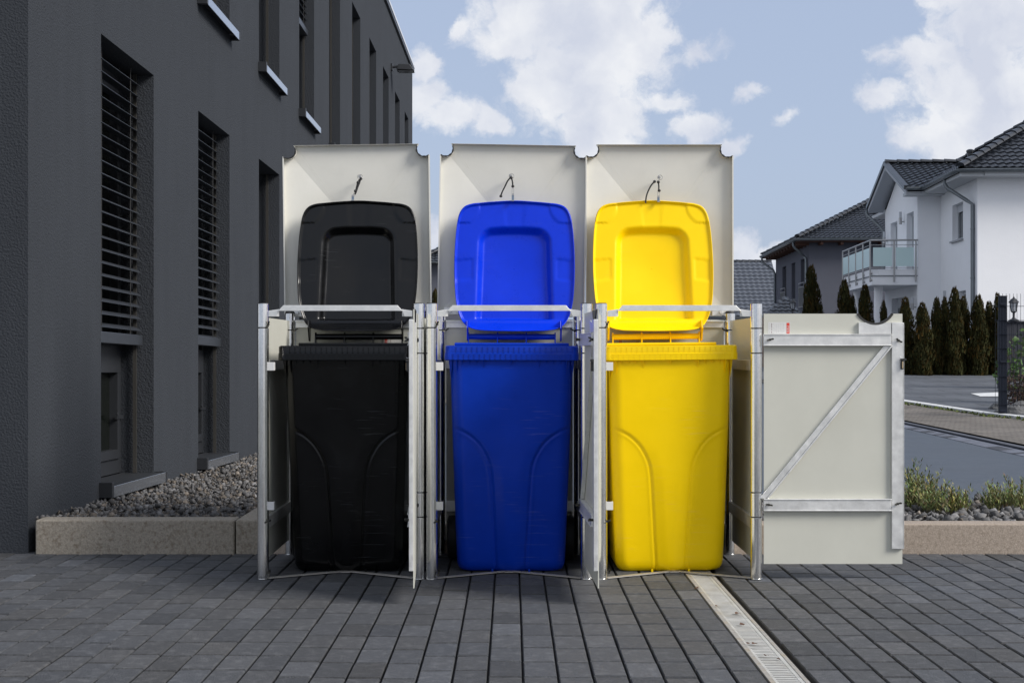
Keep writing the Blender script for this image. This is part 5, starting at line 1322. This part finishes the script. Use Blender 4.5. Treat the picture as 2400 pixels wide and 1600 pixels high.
def conifer(px, top, Y, wpx, label, vi, dx=0):
    z0 = H(Y)-.06; h = (CZ-(top-823)*Y/F) - z0; w = wpx*Y/F/2
    key = vi % 5
    root = tag(empty('conifer', ((px-1200)*Y/F, Y, z0)), label, 'conifer', 'narrow conifers planted in front of the houses')
    if len(protos) <= key:
        me = conifer_crown(1.0, .16, 50+key).build('crown', M_conifer(), root, tint=True); t = MB(); t.tube([(0,0,-.02),(0,0,.3),(0,0,.85)], [.012,.010,.003], 8); tr = t.build('trunk', M_bark(), root); protos.append((me.data, tr.data)); crown, trunk = me, tr
    else:
        crown = bpy.data.objects.new('crown', protos[key][0]); trunk = bpy.data.objects.new('trunk', protos[key][1])
        for o in (crown, trunk): col.objects.link(o); o.parent = root
    s_ = w/.16
    for o in (crown, trunk): o.scale = (s_, s_, h); o.rotation_euler = (0, 0, random.uniform(0, 6.28))
    return root
trees = [(1902,634,47,50,"tall conifer standing in front of the grey house wall"),
 (1979,665,40,44,"conifer under the left end of the glass balcony, left of the first column"),
 (1998,700,40.5,26,"small conifer squeezed between the balcony's left conifer and the first column"),
 (2027,676,39.6,44,"conifer between the two balcony columns"),
 (2071,713,38.6,26,"short conifer peeking over the open cabinet door's notch, by the right column"),
 (2122,706,33.5,44,"conifer just right of the open cabinet door, in front of the house entrance"),
 (2162,717,33.0,46,"broad conifer next along to the right of the one beside the open door"),
 (2196,706,33.2,36,"left one of two close conifers at the inner corner of the white house"),
 (2214,704,33.6,32,"right one of two close conifers at the inner corner of the white house"),
 (2238,683,33.0,42,"tallest conifer of the hedge row, below the small ground floor window"),
 (2258,703,33.4,40,"conifer partly covering the small ground floor window, right of the tallest one"),
 (2293,700,33.0,46,"conifer directly under the downpipe of the white house"),
 (2318,714,33.3,38,"lower conifer between the downpipe conifer and the mesh fence"),
 (2338,695,33.0,32,"slim conifer right behind the blue fence post"),
 (1020,686,45,30,"rusty brown conifer seen between the black and blue bin cabinets")]
for i, t in enumerate(trees): conifer(t[0], t[1], t[2], t[3]*1.12, t[4], i)
# low tufts at the foot of the row
# ------------------------------------------------------------------ mesh fence
FX, FY = (2350-1200)*19.8/F, 19.8
bluep = mat("dark_blue_coated_steel", (.005,.009,.02), .5, spec=.3)
fe = tag(empty('mesh_fence', (FX, FY, H(FY))), "dark blue double-bar mesh fence panel with square post", 'fence')
m = MB(); m.box(-.055, .055, -.03, .03, -.05, 1.74); m.build('post', bluep, fe, bevel=.004)
m = MB(); m.box(-.058, .058, -.033, .033, 1.7405, 1.752); m.build('post_cap', bluep, fe, bevel=.003)
m = MB(); ux, uy = cos(R(-6)), sin(R(-6)); Lf = 2.6
for k in range(8):
    z = .20 + k*.2; 
    for s_ in (-.045, -.033): m.tube([(-.12*ux, -.12*uy+s_, z), (Lf*ux, Lf*uy+s_, z)], .004, 5)
k = 0; t = -.115
while t < Lf: m.tube([(t*ux, t*uy-.039, .17), (t*ux, t*uy-.039, 1.78)], .0028, 5); t += .05
for z in (1.62, .8, .1): m.box(-.05, .03, -.055, -.033, z, z+.03)
m.build('wire_panel', bluep, fe)
m = MB(); m.box(Lf*ux-.055, Lf*ux+.0, Lf*uy-.03, Lf*uy+.03, -.05, 1.74); m.build('post', bluep, fe, bevel=.004)
# rocks at its foot
for (px, py, s_, lab) in ((2341,962,.13,"pointed mossy rock left of the blue fence post"),(2352,970,.12,"low flat rock at the foot of the blue fence post"),(2375,972,.19,"large grey rock right of the fence post"),(2395,965,.20,"upright grey rock at the right end of the fence")):
    x, y = gp(px, py+5, .0); mm = MB(); bm = bmesh.new(); bmesh.ops.create_icosphere(bm, subdivisions=3, radius=1)
    sd = random.uniform(0, 10)
    from mathutils import noise
    for v_ in bm.verts:
        q = v_.co.copy(); f_ = 1 + .35*noise.noise(q*1.3+Vector((sd,0,0))) + .15*noise.noise(q*3.5+Vector((0,sd,0))); v_.co = Vector((q.x*1.1, q.y*.8, q.z*.75))*f_*s_
    me = bpy.data.meshes.new('rock'); bm.to_mesh(me); bm.free(); me.materials.append(mat("boulder", (.15,.15,.15), .9, var=.35, vscale=9, bump=.8, bscale=40, bdist=.01)); o = bpy.data.objects.new('rock', me); col.objects.link(o)
    o.location = (x, y, H(y)+.04); tag(o, lab, 'rock')
# garden behind the fence
def blades(mb, cx, cy, z0, n, spread, h, wd, lean, colr=1.0, upright=1.0):
    for i in range(n):
        a = rng.uniform(0, 2*pi); r_ = spread*sqrt(rng.random())*.35; x, y = cx+r_*cos(a), cy+r_*sin(a)
        hh = h*rng.uniform(.45, 1.05)*(1-.35*(r_/(spread*.35))**2); la = a + rng.normal(0, .5); ln = lean*rng.uniform(.1, 1)*(.3+r_/(spread*.35))
        dx, dy = cos(la), sin(la); top = (x+dx*ln*hh*1.3, y+dy*ln*hh*1.3, z0+hh)
        g = rng.uniform(.6, 1.3)*colr; dry = rng.random() < .18; c0 = (g*(1.35 if dry else 1), g*(1.1 if dry else 1), g*(.9 if dry else 1))
        # stem
        mb.cc = (g*.6, g*.5, g*.5); pa = rng.uniform(0, 6.28); sx, sy = cos(pa)*.0012, sin(pa)*.0012
        mb.add([(x-sx, y-sy, z0), (x+sx, y+sy, z0), (top[0], top[1], top[2])], [(0,1,2)])
        nl = int(hh/.0070)
        for k in range(2, nl):
            t = k/nl; px_, py_, pz_ = x+(top[0]-x)*t*t, y+(top[1]-y)*t*t, z0+hh*t; aa_ = rng.uniform(0, 2*pi); L_ = wd*rng.uniform(3.5, 7)*(1.1-.5*t)
            if rng.random() < .12: continue
            ex, ey = cos(aa_), sin(aa_); sh = .55+.6*t; mb.cc = tuple(q*rng.uniform(.75, 1.25) for q in c0); el = rng.uniform(.7, 1.8)
            tip = (px_+ex*L_*.7, py_+ey*L_*.7, pz_+L_*el*.7); mdl = (px_+ex*L_*.35, py_+ey*L_*.35, pz_+L_*el*.30)
            mb.add([(px_, py_, pz_), (mdl[0]-ey*wd*.55, mdl[1]+ex*wd*.55, mdl[2]), tip, (mdl[0]+ey*wd*.55, mdl[1]-ex*wd*.55, mdl[2])], [(0,1,2,3)])
pls = [(2128,1192,.25,.30,"tall grey-green shrub close beside the open cabinet door"),(2166,1190,.19,.26,"grey-green shrub second from the open cabinet door"),(2204,1204,.16,.30,"grey-green spiky shrub with yellowed lower leaves in the middle of the right bed"),(2242,1202,.14,.20,"grey-green spiky shrub at the right end of the shrub cluster"),(2336,1198,.15,.20,"grey-green shrub standing alone left in the right-hand pair"),(2378,1195,.175,.34,"wide grey-green shrub at the right edge of the stone bed")]
for (px, py, h, sp, lab) in pls:
    x, y = gp(px, py, .085); root = tag(empty('shrub', (x, y, .085)), lab, 'shrub', 'evergreen shrubs in the right stone bed')
    m = MB(); blades(m, 0, 0, 0, 62, sp, h*1.12, .0066, .5); m.build('foliage', M_shrub(), root, tint=True)
    m = MB()
    for k in range(7): a = k*.9; m.tube([(0,0,-.02), (.02*cos(a), .02*sin(a), .03), (.06*cos(a), .06*sin(a), .09)], [.004,.003,.0015], 5)
    m.build('stem', M_bark(), root)
# bushes in the fenced garden
def bush(name, px, py, Y, w, h, label, n, c, mt, leaf=.035):
    x = (px-1200)*Y/F; root = tag(empty(name, (x, Y, H(Y))), label, 'bush'); m = MB()
    for i in range(n):
        q = rng.normal(0, 1, 3); q /= np.linalg.norm(q); r_ = rng.random()**.4; p = (q[0]*w*r_, q[1]*w*.7*r_, h*.5+q[2]*h*.5*r_)
        a = rng.uniform(0, 6.28); s_ = leaf*rng.uniform(.5, 1.3); g = rng.uniform(.5, 1.5)*c; m.cc = (g, g, g)
        m.add([(p[0]-s_*cos(a), p[1]-s_*sin(a), p[2]), (p[0]+rng.normal(0,.3)*s_, p[1], p[2]-s_*.6), (p[0]+s_*cos(a), p[1]+s_*sin(a), p[2]+rng.normal(0,.4)*s_), (p[0], p[1]+rng.normal(0,.4)*s_, p[2]+s_*.7)], [(0,1,2,3)])
    m.build('foliage', mt, root, tint=True); m = MB()
    for k in range(9): a = k*.7; m.tube([(0,0,-.02), (w*.3*cos(a), w*.3*sin(a), h*.4), (w*.7*cos(a+.3), w*.7*sin(a+.3), h*.9)], [.012,.008,.003], 5)
    m.build('stem', M_bark(), root)
bush('bush', 2388, 0, 21.0, .30, .62, "bare reddish-brown twiggy bush behind the mesh fence", 1500, 1, mat("brown_twigs", (.06,.035,.028), .9, attr="tint", var=.2, vscale=9), .016)
bush('bush', 2392, 0, 22.5, .42, 1.25, "sparse green-leaved bush behind the mesh fence", 260, 1, mat("green_leaves", (.06,.12,.025), .6, attr="tint", var=.2, vscale=9), .05)
p = at(2376, 752, 27.0)
gp_ = tag(empty('privacy_screen', (p.x+.35, p.y, H(27))), "wide dark slatted screen behind the mesh fence carrying a lantern", 'screen')
m = MB()
for k in range(11): m.box(-.62+k*.112, -.62+k*.112+.104, -.03, .03, .30, p.z-H(27)-.03)
m.build('slat_panel', mat("dark_screen", (.018,.02,.03), .7, var=.2, vscale=6), gp_); m = MB(); m.box(-.66, .66, -.06, .06, p.z-H(27)-.029, p.z-H(27)-.002); m.box(-.66,-.6,-.031,.031,-.05,p.z-H(27)-.03); m.box(.615,.66,-.031,.031,-.05,p.z-H(27)-.03); m.box(-.6,.615,-.02,.02,.24,.298); m.build('frame', mat("dark_screen", (.018,.02,.03), .7), gp_)
lantern(p, .48, "small black lantern on top of the dark screen behind the fence")
